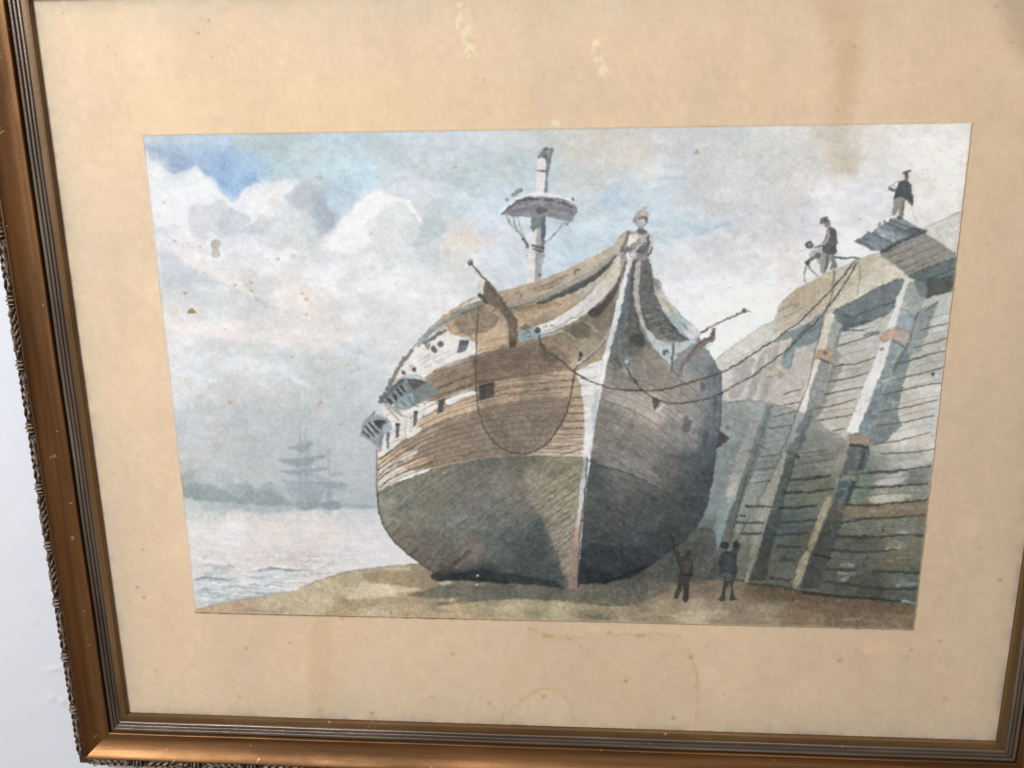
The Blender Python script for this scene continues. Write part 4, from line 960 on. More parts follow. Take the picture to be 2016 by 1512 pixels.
    L([(956,592),(930,598),(908,608),(888,620)], 2, (86,92,92), .7, .8)
    L([(950,604),(926,610),(910,617)], 2.5, (84,78,70), .6, .8)
    L([(884,628),(862,642),(842,660),(824,680)], 8, (136,146,150), .9, 1, .5, 6)
    L([(876,620),(850,644),(828,668),(806,692)], 2, (96,102,104), .6, .8)
    L([(812,690),(796,708),(784,726),(774,746),(766,762)], 7, (122,114,102), .85, 1.2, .6, 9)
    L([(838,674),(856,662),(877,650)], 8, (120,112,108), .95, .9, .4)
    L([(838,676),(842,684),(846,678)], 5, (120,112,108), .8)
    gp = S.id('gunport')
    for (x, y, rx, ry, c) in [(869,677,6.5,7,(112,102,100)),(855,687,6,7,(118,108,104)),(811,724,6,8,(190,188,184)),(816,727,4,5,(92,84,78)),(795,733,4,4.5,(104,96,90))]:
        O(x, y, rx, ry, c, .95, ang=-35, part=gp)
    W([(905,667),(920,662),(928,670),(906,678)], (206,206,206), .8)
    for p, c in [([(906,669),(924,669),(918,690),(900,694)], (92,96,106)), ([(944,756),(974,751),(971,781),(944,787)], (90,82,77)), ([(865,787),(877,784),(873,809),(861,815)], (82,86,86)), ([(815,809),(823,809),(820,839),(813,839)], (100,108,118)), ([(780,833),(788,833),(785,861),(779,861)], (104,106,114)), ([(761,851),(768,851),(766,881),(762,881)], (112,116,122))]:
        W(p, c, .95, .8, .5, curve=False, part=gp, tex=.12)
    W([(904,680),(921,678),(918,690),(901,694)], (128,132,138), .6, 1, .5, curve=False)
    L([(946,762),(958,757),(972,757)], 4, (64,58,56), .8); O(953,770, 5, 6, (70,64,62), .6)
    L([(817,811),(821,811)], 5, (70,66,66), .8); L([(782,836),(787,835)], 6, (70,64,66), .7)
    L([(940,752),(975,749)], 2, (100,84,70), .6)
    # quarter galleries
    qg = S.id('quarter_gallery')
    for q in [[(760,797),(772,812),(786,828)],[(768,797),(780,810),(792,818)],[(778,800),(788,812)]]:
        L(q, 3.2, (140,142,144), .85, .9, .4, part=qg)
    W([(747,790),(754,776),(775,757),(795,742),(808,738),(824,738),(838,748),(850,758),(860,770),(855,779),(838,784),(822,795),(804,803),(789,806),(774,794),(760,794)], (124,134,138), .96, .9, .6, part=qg, tex=.1)
    W([(793,744),(800,738),(820,738),(834,745),(838,749),(820,745),(804,745)], (182,196,200), .95, .9, .5, part=qg)
    W([(804,747),(822,747),(838,751),(830,758),(818,767),(810,762)], (98,90,84), .95, .9, .5)
    W([(822,770),(836,760),(850,760),(859,771),(852,778),(834,782)], (126,134,134), .9, 1, .6)
    W([(780,792),(800,776),(812,774),(816,790),(804,801),(790,804)], (152,170,175), .9, 1, .8)
    L([(752,788),(774,766),(794,748)], 5, (96,100,104), .85, .9)
    for (x, y) in [(767,788),(777,780),(786,771),(793,764)]:
        L([(x - 3, y - 4), (x + 4, y + 5)], 6, (74,70,70), .95, .8, .4)
    for (x, y) in [(772,784),(781,776),(790,768),(799,760)]:
        L([(x - 3, y - 4), (x + 5, y + 7)], 2.5, (158,166,168), .8, .8, .3)
    L([(806,780),(812,792),(824,800)], 3, (104,110,112), .8); L([(790,790),(800,800)], 3, (94,104,108), .8); L([(820,776),(826,790)], 2.5, (110,112,112), .7)
    for (x, y) in [(750,783),(757,775),(763,766),(749,790)]: O(x, y, 3.5, 4, (106,112,114), .85)
    for q in [[(736,864),(742,872),(748,880)],[(724,862),(736,872),(746,880)]]:
        L(q, 3, (150,152,154), .85, .9, .4, part=qg)
    W([(710,855),(716,832),(724,822),(735,816),(750,819),(765,826),(773,838),(768,848),(756,857),(752,868),(749,882),(742,876),(728,864),(714,859)], (140,150,155), .96, .9, .6, part=qg, tex=.1)
    W([(734,828),(746,826),(760,828),(756,836),(749,844),(742,838)], (88,80,76), .95, .9, .4)
    W([(756,842),(766,832),(772,838),(766,848),(756,853)], (166,184,188), .9)
    for q in [[(716,850),(728,858)],[(722,840),(736,856)],[(728,832),(744,850)]]:
        L(q, 5, (78,72,72), .9, .8, .4)
    for q in [[(720,848),(740,866)],[(726,838),(746,862)],[(734,830),(750,850)]]:
        L(q, 2.6, (176,182,184), .85, .8, .3)
    L([(753,858),(751,872),(748,886)], 6, (130,134,138), .8); L([(732,818),(736,811)], 5, (130,134,138), .9)
    O(756,838, 4, 5, (160,190,200), .6)
    # beakhead: top board, dark rail, open grating, white head rail
    W([(984,573),(1010,567),(1039,558),(1075,546),(1118,530),(1148,514),(1184,496),(1211,484),(1214,500),(1193,517),(1164,538),(1119,560),(1074,583),(1019,598),(1000,602)], field([(1000,590,(178,158,132)),(1060,570,(182,164,136)),(1110,545,(182,166,142)),(1170,520,(192,176,154)),(1205,495,(184,170,150))], 10, ((4, 10, 2),)), .95, .9, .8, tex=.08, curve=False)
    L([(1052,572),(1070,566),(1090,556),(1112,546)], 5, (140,130,98), .7, 1.2, 1.4, 2)
    L([(1060,574),(1082,566),(1104,556)], 2, (96,84,66), .75, .9, 1.2); L([(1050,568),(1075,560),(1100,548),(1118,541)], 1.8, (100,88,70), .7, .9, 1)
    L([(1130,538),(1134,532),(1140,530)], 4, (116,100,84), .85, .9, .7); L([(1016,578),(1022,574),(1026,578),(1022,588)], 2.6, (120,104,88), .8)
    L([(1000,602),(1019,597),(1074,581),(1119,558),(1164,535),(1193,514),(1212,500)], 6, (152,152,145), .95, .9, .5, 5)
    L([(1002,606),(1030,600),(1074,587),(1119,565),(1164,542),(1194,520),(1212,503)], 1.8, (92,92,88), .8, .8)
    W([(1056,596),(1074,589),(1119,567),(1164,544),(1194,522),(1212,504),(1206,516),(1194,532),(1171,552),(1134,573),(1100,586),(1066,598)], (82,87,86), .95, .9, .6)
    for k in range(13):
        x = 1012 + k * 6.5; y = 606 - k * 1.1
        L([(x, y), (x + 16, y + 9 + R.uniform(-2, 3))], 3, (126,104,82), .6, 1, .7, 1.2)
    W([(1003,606),(1040,600),(1056,600),(1030,612),(1008,616)], (128,106,86), .5, 2, 2)
    L([(1020,632),(1050,622),(1090,606)], 7, (206,174,138), .5, 2.5, 1)
    hr_ = S.id('head_rail')
    W([(1048,645),(1089,628),(1119,610),(1149,589),(1171,566),(1193,545),(1206,524),(1217,508),(1226,510),(1223,527),(1211,557),(1186,589),(1156,616),(1126,635),(1089,651),(1061,660)], field([(1060,652,(220,220,218)),(1100,638,(216,216,214)),(1150,602,(216,214,210)),(1180,575,(212,208,200)),(1200,545,(200,194,178)),(1216,515,(196,190,178))], 12), .97, .9, .6, curve=False, part=hr_, tex=.04)
    L([(1049,643),(1089,627),(1119,609),(1149,588),(1171,566)], 2.6, (150,128,100), .6, .9, .6)
    L([(1072,652),(1100,642),(1130,625),(1150,612)], 1.8, (110,104,98), .75, .7, .4); L([(1080,644),(1110,632),(1150,604),(1180,574)], 3, (196,196,194), .5, 1.2, .6)
    L([(1070,640),(1072,645)], 2, (90,86,84), .8); L([(1074,638),(1076,643)], 2, (90,86,84), .8); L([(1084,641),(1089,639)], 2.4, (96,88,84), .8)
    W([(1019,653),(1040,648),(1062,644),(1066,652),(1061,663),(1040,667),(1024,671)], (152,167,170), .97, .9, .5, part=hr_)
    O(1058,649, 6, 6, (86,90,90), .95); L([(1026,658),(1034,656),(1040,652),(1044,657)], 2, (90,98,98), .8); L([(1030,665),(1050,661)], 1.6, (98,108,110), .8); W([(1024,645),(1034,638),(1042,644),(1036,650)], (112,110,96), .8)
    L([(1062,663),(1084,657),(1108,650)], 4, (168,182,186), .85, .9, .5, 3)
    W([(1066,664),(1110,652),(1150,628),(1180,600),(1205,570),(1216,560),(1210,590),(1198,640),(1186,668),(1160,660),(1130,668),(1100,676)], (134,120,102), .6, 2.5, 2, tex=.14)
    W([(1160,612),(1184,596),(1208,566),(1218,545),(1222,552),(1208,588),(1196,602),(1188,612),(1176,622),(1162,622)], (82,78,76), .9, 1.2, 1)
    W([(1172,602),(1184,600),(1187,610),(1178,618),(1166,616)], (80,78,76), .5, 2, 1.5)
    W([(1112,652),(1140,636),(1158,640),(1162,660),(1140,666),(1120,662)], (108,102,90), .7, 2, 1.5)
    L([(1152,632),(1164,640),(1175,653)], 4, (170,158,140), .85, .9, .5); L([(1112,653),(1122,659),(1131,667)], 4, (176,168,154), .85, .9, .5)
    L([(1160,680),(1150,684),(1135,690)], 4, (166,148,124), .5, 1.5)
    L([(1200,650),(1190,668),(1170,690),(1154,704),(1140,715)], 8, (168,164,154), .8, 1.3, .6, 7)
    L([(1150,706),(1138,716)], 6, (196,208,212), .8, 1)
    L([(1193,668),(1180,686),(1164,700),(1148,712),(1137,720)], 3, (108,98,82), .8, .9, .5)
    O(1144,697, 4.5, 5.5, (78,66,58), .95); L([(1140,710),(1143,704)], 4, (84,76,68), .8)
    # stem post and lit wedge
    stm = S.id('stem_post')
    W([(1183,709),(1160,716),(1134,731),(1138,746),(1143,758),(1145,777),(1149,792),(1150,813),(1150,834),(1152,849),(1150,871),(1146,899),(1158,899),(1170,820),(1184,745),(1194,712)], (222,219,217), .97, .9, .7, curve=False, tex=.03)
    for q in [[(1137,727),(1152,724),(1172,722)],[(1140,744),(1158,743),(1172,740)],[(1146,760),(1162,759)],[(1146,781),(1164,780)],[(1150,797),(1162,796)],[(1151,812),(1156,812)],[(1152,828),(1158,826)]]:
        L(q, 2.6, (150,142,134), .7, .9, .6, 1.2)
    W([(1150,783),(1163,782),(1162,797),(1152,798)], (204,202,194), .7)
    stc = field([(1240,505,(206,204,204)),(1232,545,(224,222,222)),(1215,610,(212,216,216)),(1200,670,(196,200,198)),(1190,710,(222,220,220)),(1182,745,(228,224,224)),(1172,790,(204,208,206)),(1168,830,(210,214,214)),(1155,880,(224,222,226)),(1150,920,(160,164,156)),(1147,965,(196,200,198)),(1140,1020,(198,190,180)),(1135,1050,(172,146,126)),(1130,1100,(150,130,112)),(1126,1150,(138,118,102))], 10)
    W([(1237,500),(1246,500),(1240,545),(1230,571),(1222,619),(1208,664),(1198,705),(1195,715),(1189,742),(1182,764),(1177,789),(1173,819),(1167,849),(1160,871),(1156,898),(1155,908),(1152,965),(1146,1011),(1142,1043),(1141,1069),(1140,1098),(1137,1158),(1118,1160),(1124,1098),(1127,1069),(1131,1043),(1137,1011),(1141,965),(1148,908),(1146,898),(1150,871),(1155,849),(1161,819),(1164,789),(1170,764),(1174,742),(1179,715),(1186,705),(1198,664),(1210,619),(1220,571),(1228,545)], stc, .97, .8, .5, curve=False, part=stm, tex=.04)
    L([(1186,706),(1178,745),(1168,790),(1164,830)], 2, (178,178,172), .6, .9)
    L([(1178,768),(1172,800),(1168,840)], 6, (150,160,158), .45, 1.5)
    L([(1156,900),(1152,965),(1146,1015),(1142,1050),(1140,1100),(1138,1154)], 2.5, (44,50,54), .75, .8, .4)
    # shaded side of the beak
    L([(1243,530),(1234,580),(1226,620),(1212,670),(1203,710)], 9, (100,115,120), .85, 1.3, .6, 10)
    W([(1246,512),(1256,520),(1250,560),(1249,600),(1254,630),(1264,655),(1272,668),(1262,690),(1240,700),(1222,690),(1226,640),(1238,580)], (102,101,97), .8, 3, 2, tex=.2)
    for q_, c_, w_ in (([(1247,520),(1243,570),(1240,620),(1240,660)], (76,78,78), 7), ([(1250,600),(1254,640),(1264,668)], (84,84,82), 8), ([(1236,600),(1230,650),(1222,690)], (112,122,124), 6), ([(1232,690),(1236,720),(1244,745)], (146,150,148), 8), ([(1216,690),(1212,720),(1208,750)], (96,100,100), 8)):
        L(q_, w_, c_, .5, 2.2, 1.5, w_ * .6, dry=.3)
    W([(1238,664),(1252,656),(1262,658),(1270,672),(1266,684),(1254,680),(1244,674)], (74,75,75), .65, 2.2, 2)
    W([(1258,522),(1262,535),(1283,534),(1289,576),(1304,609),(1326,642),(1356,670),(1328,673),(1301,656),(1276,626),(1262,588),(1258,550)], (104,105,103), .93, 1.2, 1, tex=.2)
    for i in range(26):
        t_ = R.rand(); x_ = 1266 + 66 * t_ + R.uniform(-5, 9); y_ = 545 + 116 * t_ + R.uniform(-14, 8)
        L([(x_, y_), (x_ + R.uniform(6, 14), y_ + R.uniform(2, 8))], R.uniform(2, 4.5), [(78,80,80), (86,84,80), (138,140,136)][i % 3], .55, 1.2, 1)
    for q in [[(1280,634),(1296,628),(1312,628)],[(1290,646),(1304,642),(1318,644)],[(1300,660),(1318,656),(1334,660)],[(1274,622),(1288,616),(1302,618)]]:
        L(q, 3.5, (138,142,138), .75, 1, .6, 2)
    L([(1258,510),(1256,530),(1253,560),(1253,585),(1258,615),(1267,645),(1280,668),(1296,690),(1314,714),(1321,725)], 10, (172,170,161), .95, 1, .6, 10)
    L([(1276,655),(1292,676),(1308,700),(1320,722)], 12, (184,195,197), .9, 1.2, .6, 8)
    L([(1262,640),(1274,664),(1288,686),(1302,704)], 2, (104,108,106), .6, .8)
    W([(1283,533),(1290,550),(1301,560),(1307,575),(1319,594),(1334,612),(1349,627),(1373,648),(1378,660),(1356,668),(1326,640),(1304,608),(1289,576)], field([(1292,560,(160,160,158)),(1300,580,(196,190,178)),(1320,605,(192,188,172)),(1335,625,(168,182,184)),(1360,650,(200,206,206))], 8), .95, .9, .7, curve=False, tex=.08)
    for (x, y) in [(1308,594),(1316,604),(1326,616)]: L([(x - 6, y - 7), (x + 5, y + 5)], 4, (150,140,98), .5, 1.8, 1.2)
    L([(1310,616),(1330,636),(1354,666)], 3, (150,168,174), .8); L([(1318,636),(1340,660),(1354,668)], 2.4, (70,80,84), .8); L([(1346,640),(1352,648)], 4, (110,122,126), .7)
    L([(1290,556),(1296,566)], 5, (120,122,122), .7)
    W([(1288,664),(1310,674),(1330,674),(1356,670),(1377,659),(1363,679),(1345,690),(1331,698),(1324,722),(1300,703)], (184,192,193), .9, 1.3, 1.2, curve=False, tex=.1)
    O(1310,694, 6.5, 6.5, (84,84,80), .85); O(1312,697, 3, 3, (190,198,198), .9)
    L([(1326,676),(1324,700),(1322,728)], 4.5, (92,106,110), .9, .8, .4); L([(1328,697),(1345,690),(1364,676)], 2, (108,122,126), .85, .7)
    W([(1306,672),(1330,668),(1340,670),(1318,680)], (140,150,150), .5, 2)
    L([(1287,690),(1300,702),(1318,720),(1336,742)], 2, (92,86,78), .6, .9)
    # catheads
    cat = S.id('cathead')
    W([(954,556),(964,553),(978,573),(998,599),(1017,628),(1020,655),(1015,683),(1005,687),(1001,651),(994,627),(978,606),(960,599),(950,584),(953,568)], field([(962,570,(116,108,94)),(985,595,(124,112,94)),(1005,625,(110,98,84)),(1010,660,(112,98,82)),(1010,680,(92,76,62))], 8), .97, .8, .6, curve=False, part=cat, tex=.09)
    L([(992,626),(1004,648),(1010,656)], 6, (150,142,126), .6, 1.5); L([(960,560),(976,578),(998,608)], 3, (86,78,66), .6)
    W([(940,556),(950,550),(956,556),(952,568),(946,576),(940,568)], (214,208,182), .92, .9, .6, part=cat); L([(944,580),(952,588),(958,596)], 8, (82,80,74), .85, 1)
    L([(980,605),(992,630),(1000,660),(1002,684)], 4, (186,176,156), .4, 1.5)
    L([(978,606),(970,615)], 4, (116,100,80), .6)
    L([(929,519),(944,538),(958,553),(976,572)], 3.6, (104,100,90), .92, .8, .3, 5, part=cat); O(926.5,516.5, 5.5, 5.5, (92,98,98), .95, part=cat); O(926,515.5, 2, 2, (176,184,188), .8)
    W([(1331,736),(1345,710),(1361,688),(1379,670),(1398,661),(1402,646),(1408,645),(1408,668),(1386,680),(1368,697),(1351,714),(1340,744)], (128,119,110), .96, .9, .6, curve=False, part=cat, tex=.1)
    L([(1363,690),(1380,673),(1400,664),(1405,648)], 5, (98,88,82), .6, 1.2)
    L([(1386,684),(1402,676)], 6, (178,184,184), .6, 1.5)
    L([(1379,655),(1398,644),(1430,629),(1466,611)], 4.5, (128,124,118), .95, .8, .3, 3.2, part=cat); L([(1379,655),(1392,648)], 5, (86,84,82), .8, .8); O(1466,611, 5, 5, (104,98,96), .95, part=cat); L([(1468,611),(1476,612)], 3, (120,118,116), .8)
    L([(1350,712),(1346,730)], 3, (178,186,186), .7)
    # starboard side seams, ports, wear
    for q in [[(1184,785),(1238,804),(1287,834),(1340,880)],[(1186,810),(1240,838),(1300,880),(1350,930)],[(1180,840),(1240,880),(1290,920)],[(1168,884),(1220,910),(1258,938),(1294,957)],[(1290,795),(1330,830),(1370,870),(1400,905)],[(1316,740),(1352,755),(1380,785),(1408,840)],[(1200,770),(1250,790),(1288,810)],[(1240,745),(1290,760),(1320,780)],[(1340,770),(1378,805),(1410,850)]]:
        L(q, 2.2, (88,88,86), .5, 1, .9, 1.4, dry=.12)
    W([(1166,908),(1191,919),(1229,927),(1258,939),(1294,957),(1340,980),(1394,985),(1372,1030),(1330,1070),(1270,1110),(1160,1120),(1145,1060),(1152,960)], (76,82,79), .32, 1.8, 2, tex=.2)
    L([(1236,926),(1262,938),(1290,955)], 4, (140,146,146), .5, 1.5); L([(1160,906),(1192,919),(1230,928),(1260,940),(1292,958),(1330,985)], 4, (62,68,68), .6, 1.6, 1.2, 2); W([(1164,895),(1200,905),(1240,915),(1275,930),(1300,948),(1280,920),(1240,890),(1190,870),(1170,872)], (146,140,132), .45, 4, 3, tex=.2)
    for k in range(330):
        x, y = R.uniform(1160, 1400), R.uniform(720, 1130)
        if x > np.interp(y, [720, 745, 850, 930, 1000, 1060, 1120], [1400, 1412, 1410, 1396, 1380, 1345, 1255]) - 8: continue
        if x < np.interp(y, [720, 900, 1120], [1205, 1168, 1148]): continue
        l = R.uniform(6, 22); an = np.radians(28 + 22 * (y - 720) / 400 + R.uniform(-8, 8)); up = y < 920
        c = [(150,144,134), (96,96,94), (124,120,112)][k % 3] if up else [(104,108,106), (48,54,58), (82,84,82)][k % 3]
        L([(x, y), (x + l * np.cos(an), y + l * np.sin(an))], R.uniform(1.5, 4), c, .24, 1, 1, dry=.15)
    W([(1190,786),(1210,772),(1250,770),(1282,776),(1288,800),(1291,818),(1260,806),(1220,796)], (176,165,150), .7, 1.5, 2)
    W([(1284,780),(1298,788),(1294,800),(1288,806),(1285,796)], (84,86,88), .85, 1, .8, part=gp); L([(1308,794),(1300,804),(1292,812)], 5, (190,190,178), .75, 1, .6)
    for p in [[(1346,816),(1356,824),(1362,828),(1356,846),(1346,850)],[(1378,750),(1388,756),(1386,764),(1380,770)],[(1404,784),(1412,786),(1411,806),(1406,810)],[(1384,854),(1394,850),(1394,876),(1382,878)]]:
        W(p, (78,84,88), .6, 1.8, 1.0, part=gp)
    W([(1335,838),(1344,858),(1348,866),(1334,862)], (156,154,146), .5, 1.5, 1.5)
    L([(1418,730),(1420,760),(1419,806),(1416,850),(1408,890),(1404,930),(1396,970),(1388,1000),(1372,1032)], 4, (62,74,82), .55, 1.5, .6)
    W([(1418,848),(1427,856),(1435,862),(1424,874),(1410,882),(1413,866)], (70,72,74), .92, .9, .6, part=qg); O(1433,841, 4.5, 5.5, (124,118,116), .85); L([(1412,890),(1422,878),(1432,866)], 3, (140,142,142), .7)
    W([(1150,1080),(1200,1070),(1280,1076),(1320,1076),(1270,1112),(1200,1140),(1142,1148)], (46,52,58), .38, 6, 4, tex=.16)
    L([(1190,1146),(1240,1128),(1272,1114)], 5, (36,38,42), .7, 1.5, .8)
    W([(1226,728),(1232,712),(1228,700),(1240,716),(1244,734),(1238,740)], (164,174,176), .6, 1.5, 1); O(1234,718, 7, 7, (112,122,128), .9); O(1233,711, 4, 3, (196,210,214), .8); L([(1214,706),(1222,722)], 7, (84,88,86), .6, 2)
    # ---- foremast ---------------------------------------------------------
    mst = S.id('mast')
    W([(1037,559),(1036,508),(1042,488),(1045,449),(1046,424),(1051,416),(1070,414),(1076,424),(1073,449),(1071,494),(1069,520),(1066,549),(1052,554)], (218,214,212), .97, .8, .5, curve=False, part=mst, tex=.04)
    W([(1054,500),(1056,470),(1060,440),(1074,440),(1073,449),(1071,494),(1069,520),(1066,549),(1053,553)], (156,157,162), .85, 1, .5, curve=False)
    W([(1045,449),(1046,424),(1050,417),(1072,415),(1075,424),(1073,470),(1066,472),(1064,446),(1056,450),(1050,458)], (108,121,121), .9, 1, .7, curve=False)
    W([(1066,420),(1075,420),(1072,486),(1066,484)], (96,100,106), .7, 1)
    L([(1048,483),(1060,486),(1071,489)], 4, (96,92,94), .85); L([(1050,491),(1070,495)], 3, (92,88,90), .8)
    O(1062,541, 2.4, 3, (90,94,96), .9); L([(1056,510),(1056,530),(1054,552)], 2, (136,138,142), .6)
    W([(1055,382),(1057,335),(1059,314),(1070,310),(1085,314),(1080,337),(1079,372),(1077,383)], (222,217,216), .97, .8, .4, curve=False, part=mst, tex=.03)
    W([(1072,382),(1074,340),(1076,318),(1086,318),(1080,338),(1079,372),(1077,383)], (122,135,143), .9, .8, .4, curve=False)
    L([(1058,336),(1066,337),(1078,339)], 2.6, (84,80,84), .85)
    W([(1058,314),(1061,304),(1068,296),(1074,291),(1088,292),(1090,298),(1086,308),(1083,321),(1076,320),(1071,312),(1064,309)], (124,128,131), .96, .9, .8, part=mst, tex=.2); O(1073,308, 4, 5, (92,96,100), .7); O(1080,298, 4, 3, (168,174,176), .6)
    top = S.id('fighting_top')
    W([(981,423),(1000,404),(1019,391),(1043,387),(1079,387),(1114,393),(1134,405),(1138,417),(1130,428),(1120,436),(1100,430),(1079,427),(1039,428),(1010,426),(996,422)], (134,133,139), .97, .8, .5, curve=False, part=top, tex=.09)
    L([(982,422),(1000,404),(1018,392),(1040,384),(1056,382),(1080,383),(1106,388),(1126,395)], 6, (226,226,230), .95, .9, .4, 4, part=top)
    L([(1020,396),(1040,392),(1060,392)], 4.5, (92,86,90), .85); L([(1074,393),(1090,394)], 5, (96,92,96), .85); L([(1100,398),(1112,401),(1124,408)], 5, (98,94,96), .85)
    for q in [[(1010,410),(1040,404),(1054,400)],[(1000,418),(1030,412),(1050,412)],[(1080,406),(1100,410),(1128,416)],[(1084,416),(1110,420),(1126,424)]]:
        L(q, 4, (154,160,162) if q[0][0] % 20 else (112,112,118), .6, 1.3, .8)
    L([(1055,402),(1062,396),(1070,404)], 6, (150,152,154), .6, 1.5); O(1066,414, 12, 7, (108,102,104), .9); O(1066,411, 9, 3, (132,112,106), .7); L([(988,421),(1000,412),(1018,398)], 3, (98,98,104), .7)
    W([(1118,436),(1130,426),(1128,434),(1116,442)], (158,152,156), .8); L([(1112,434),(1118,442)], 3, (120,116,122), .7)
    L([(1009,385),(1018,379),(1025,374)], 8, (124,132,138), .9, .9, .5, part=top); O(997,393, 3, 3.5, (140,146,150), .85); O(1128,392, 3, 4, (120,124,130), .9)
    for q, w in [([(996,424),(1012,448),(1030,468),(1041,487)], 3), ([(1008,424),(1016,446),(1032,470)], 2.4), ([(1018,426),(1026,450),(1036,476)], 1.6)]:
        L(q, w, (138,138,136), .8, .8, .3, part=top)
    L([(1030,470),(1036,478),(1040,486)], 5, (116,104,88), .9, .8, .3); L([(1110,440),(1094,460),(1073,479)], 3.2, (146,150,156), .85, .8, .3, part=top)
    # ---- figurehead ---------------------------------------------------------
    fg = S.id('figurehead')
    W([(1209,482),(1216,468),(1225,459),(1240,453),(1252,456),(1269,457),(1280,464),(1287,477),(1284,490),(1277,504),(1264,514),(1249,513),(1236,505),(1222,498),(1211,495)], (178,174,174), .97, .9, .7, part=fg)
    W([(1246,436),(1249,424),(1256,416),(1268,414),(1276,420),(1276,434),(1272,443),(1266,448),(1256,447),(1250,442)], (168,168,174), .97, .8, .5, part=fg)
    W([(1264,414),(1268,406),(1276,408),(1270,416)], (172,180,176), .8, 1, .8, part=fg)
    W([(1260,420),(1266,415),(1274,418),(1274,426),(1266,424)], (204,188,148), .9, 1, .6); L([(1259,430),(1266,427),(1274,430)], 5, (104,90,84), .8, 1.2, .6); O(1263,437, 7, 6, (190,186,184), .85, 1.3); O(1251,434, 4, 6, (132,132,140), .8); O(1273,434, 3, 5, (112,112,120), .85); O(1268,442, 2.6, 2, (128,122,122), .7, 1.2); O(1254,425, 3, 5, (180,178,186), .7)
    O(1261,450, 6, 5, (146,152,152), .9, part=fg); O(1263,456, 10, 5.5, (98,106,110), .92, ang=12)
    W([(1212,486),(1218,470),(1228,460),(1236,458),(1234,470),(1226,484),(1218,494)], (188,172,134), .85, 1.2, 1); O(1221,487, 6, 6, (180,170,158), .7); O(1236,457, 4, 3, (112,108,108), .7)
    W([(1238,466),(1246,461),(1256,464),(1258,470),(1246,478),(1236,484)], (224,222,208), .92, 1, .8); O(1249,466, 6, 4, (222,214,180), .7)
    L([(1236,462),(1232,476),(1226,488),(1222,496)], 6, (108,106,108), .85, 1, .6); L([(1258,470),(1248,480),(1238,488),(1230,494)], 5, (136,132,138), .85, 1, .6); L([(1261,477),(1250,486),(1240,494)], 3, (112,106,114), .8); W([(1222,490),(1240,486),(1242,496),(1228,500)], (108,108,112), .75, 1.2, 1)
    L([(1276,466),(1275,480),(1270,492),(1256,495)], 6.5, (104,100,102), .9, 1, .6); W([(1262,482),(1274,478),(1276,496),(1264,502),(1254,494)], (108,104,106), .7, 1.2, 1); L([(1283,488),(1280,498),(1272,502)], 4, (98,94,102), .85); O(1273,462, 5, 4, (176,168,128), .8); L([(1281,470),(1284,482)], 5, (206,202,210), .8); L([(1262,480),(1252,490)], 5, (206,202,206), .7)
    W([(1252,500),(1268,500),(1278,502),(1268,512),(1254,514)], (142,140,150), .8, 1.2, 1); O(1252,513, 4, 4, (92,84,78), .8); O(1216,512, 6, 6, (214,210,206), .85, 1.2); L([(1236,498),(1240,512)], 5, (222,220,222), .85, 1); O(1246,501, 4, 4, (204,204,206), .8)
    W([(1224,500),(1234,504),(1230,524),(1220,520)], (150,146,146), .7, 1.5, 1); W([(1216,508),(1222,524),(1216,540),(1208,534)], (208,196,176), .6, 1.5, 1)
    L([(1232,516),(1224,540),(1214,562),(1206,580)], 5, (104,96,94), .7, 1.3)
    # ---- ropes --------------------------------------------------------------
    rp = S.id('mooring_rope')
    RC = (80,79,74)
    L([(941,606),(938,680),(937,738),(939,775),(942,806),(950,833),(965,860),(983,877),(1009,890),(1030,893),(1052,888),(1071,876),(1089,858),(1101,838),(1113,815),(1122,786),(1127,759),(1132,732),(1134,720)], 2.8, (86,82,72), .88, .8, .15, 3.2, part=rp)
    L([(1113,815),(1104,834),(1092,854)], 5, (88,88,72), .5, 1, .4)
    L([(1061,660),(1066,674),(1076,690),(1095,703),(1112,716),(1126,728),(1149,743),(1183,758),(1210,765),(1255,768.5),(1297,767),(1349,755),(1416,734),(1453,716),(1484,694),(1521,672),(1559,643),(1588,619),(1618,588),(1642,563),(1683,514)], 3.4, RC, .9, .8, .15, 3, part=rp)
    L([(1234,724),(1246,746),(1262,765),(1280,779),(1301,789),(1334,794),(1371,789),(1408,779),(1438,762),(1484,737),(1521,709),(1551,686),(1566,672),(1596,643),(1618,619),(1640,590),(1660,560),(1687,517)], 3.3, RC, .9, .8, .15, 3, part=rp)
    L([(1246,744),(1250,752)], 6, (80,80,76), .7)
    L([(1642,534),(1640,556),(1636,584),(1624,614),(1615,652),(1605,686),(1599,715),(1588,760),(1569,809),(1555,849),(1541,885),(1526,922),(1509,954),(1486,996),(1468,1028),(1455,1054)], 3.4, (112,104,88), .8, .8, .35, 2.6, part=rp)
    L([(1470,1026),(1460,1044),(1452,1062)], 4, (96,96,90), .6); O(1514.5,946, 3, 3, (80,78,72), .8)
    L([(1689,509),(1693,540),(1686,580)], 4, (150,150,142), .6, 1.2, .8)
    # ---- landing stage and people -------------------------------------------
    plat = S.id('landing_stage')
    W([(1679,475),(1693,467),(1707,459),(1730,443),(1750,429),(1774,429),(1798,443),(1820,455),(1778,473),(1736,495),(1718,493)], (122,134,138), .97, .8, .6, curve=False, part=plat, tex=.1)
    for (a, b, c) in [((1728,452),(1776,470),(172,180,180)),((1716,460),(1756,480),(96,106,110)),((1744,438),(1800,462),(86,96,100)),((1734,462),(1764,474),(178,186,184)),((1752,434),(1812,456),(92,100,102)),((1700,468),(1736,488),(104,114,118)),((1710,476),(1730,486),(150,156,158)),((1760,450),(1790,464),(104,112,114)),((1690,474),(1716,488),(98,108,112)),((1740,456),(1784,468),(140,150,152))]:
        L([a, b], 5, c, .8, 1, .6, 3)
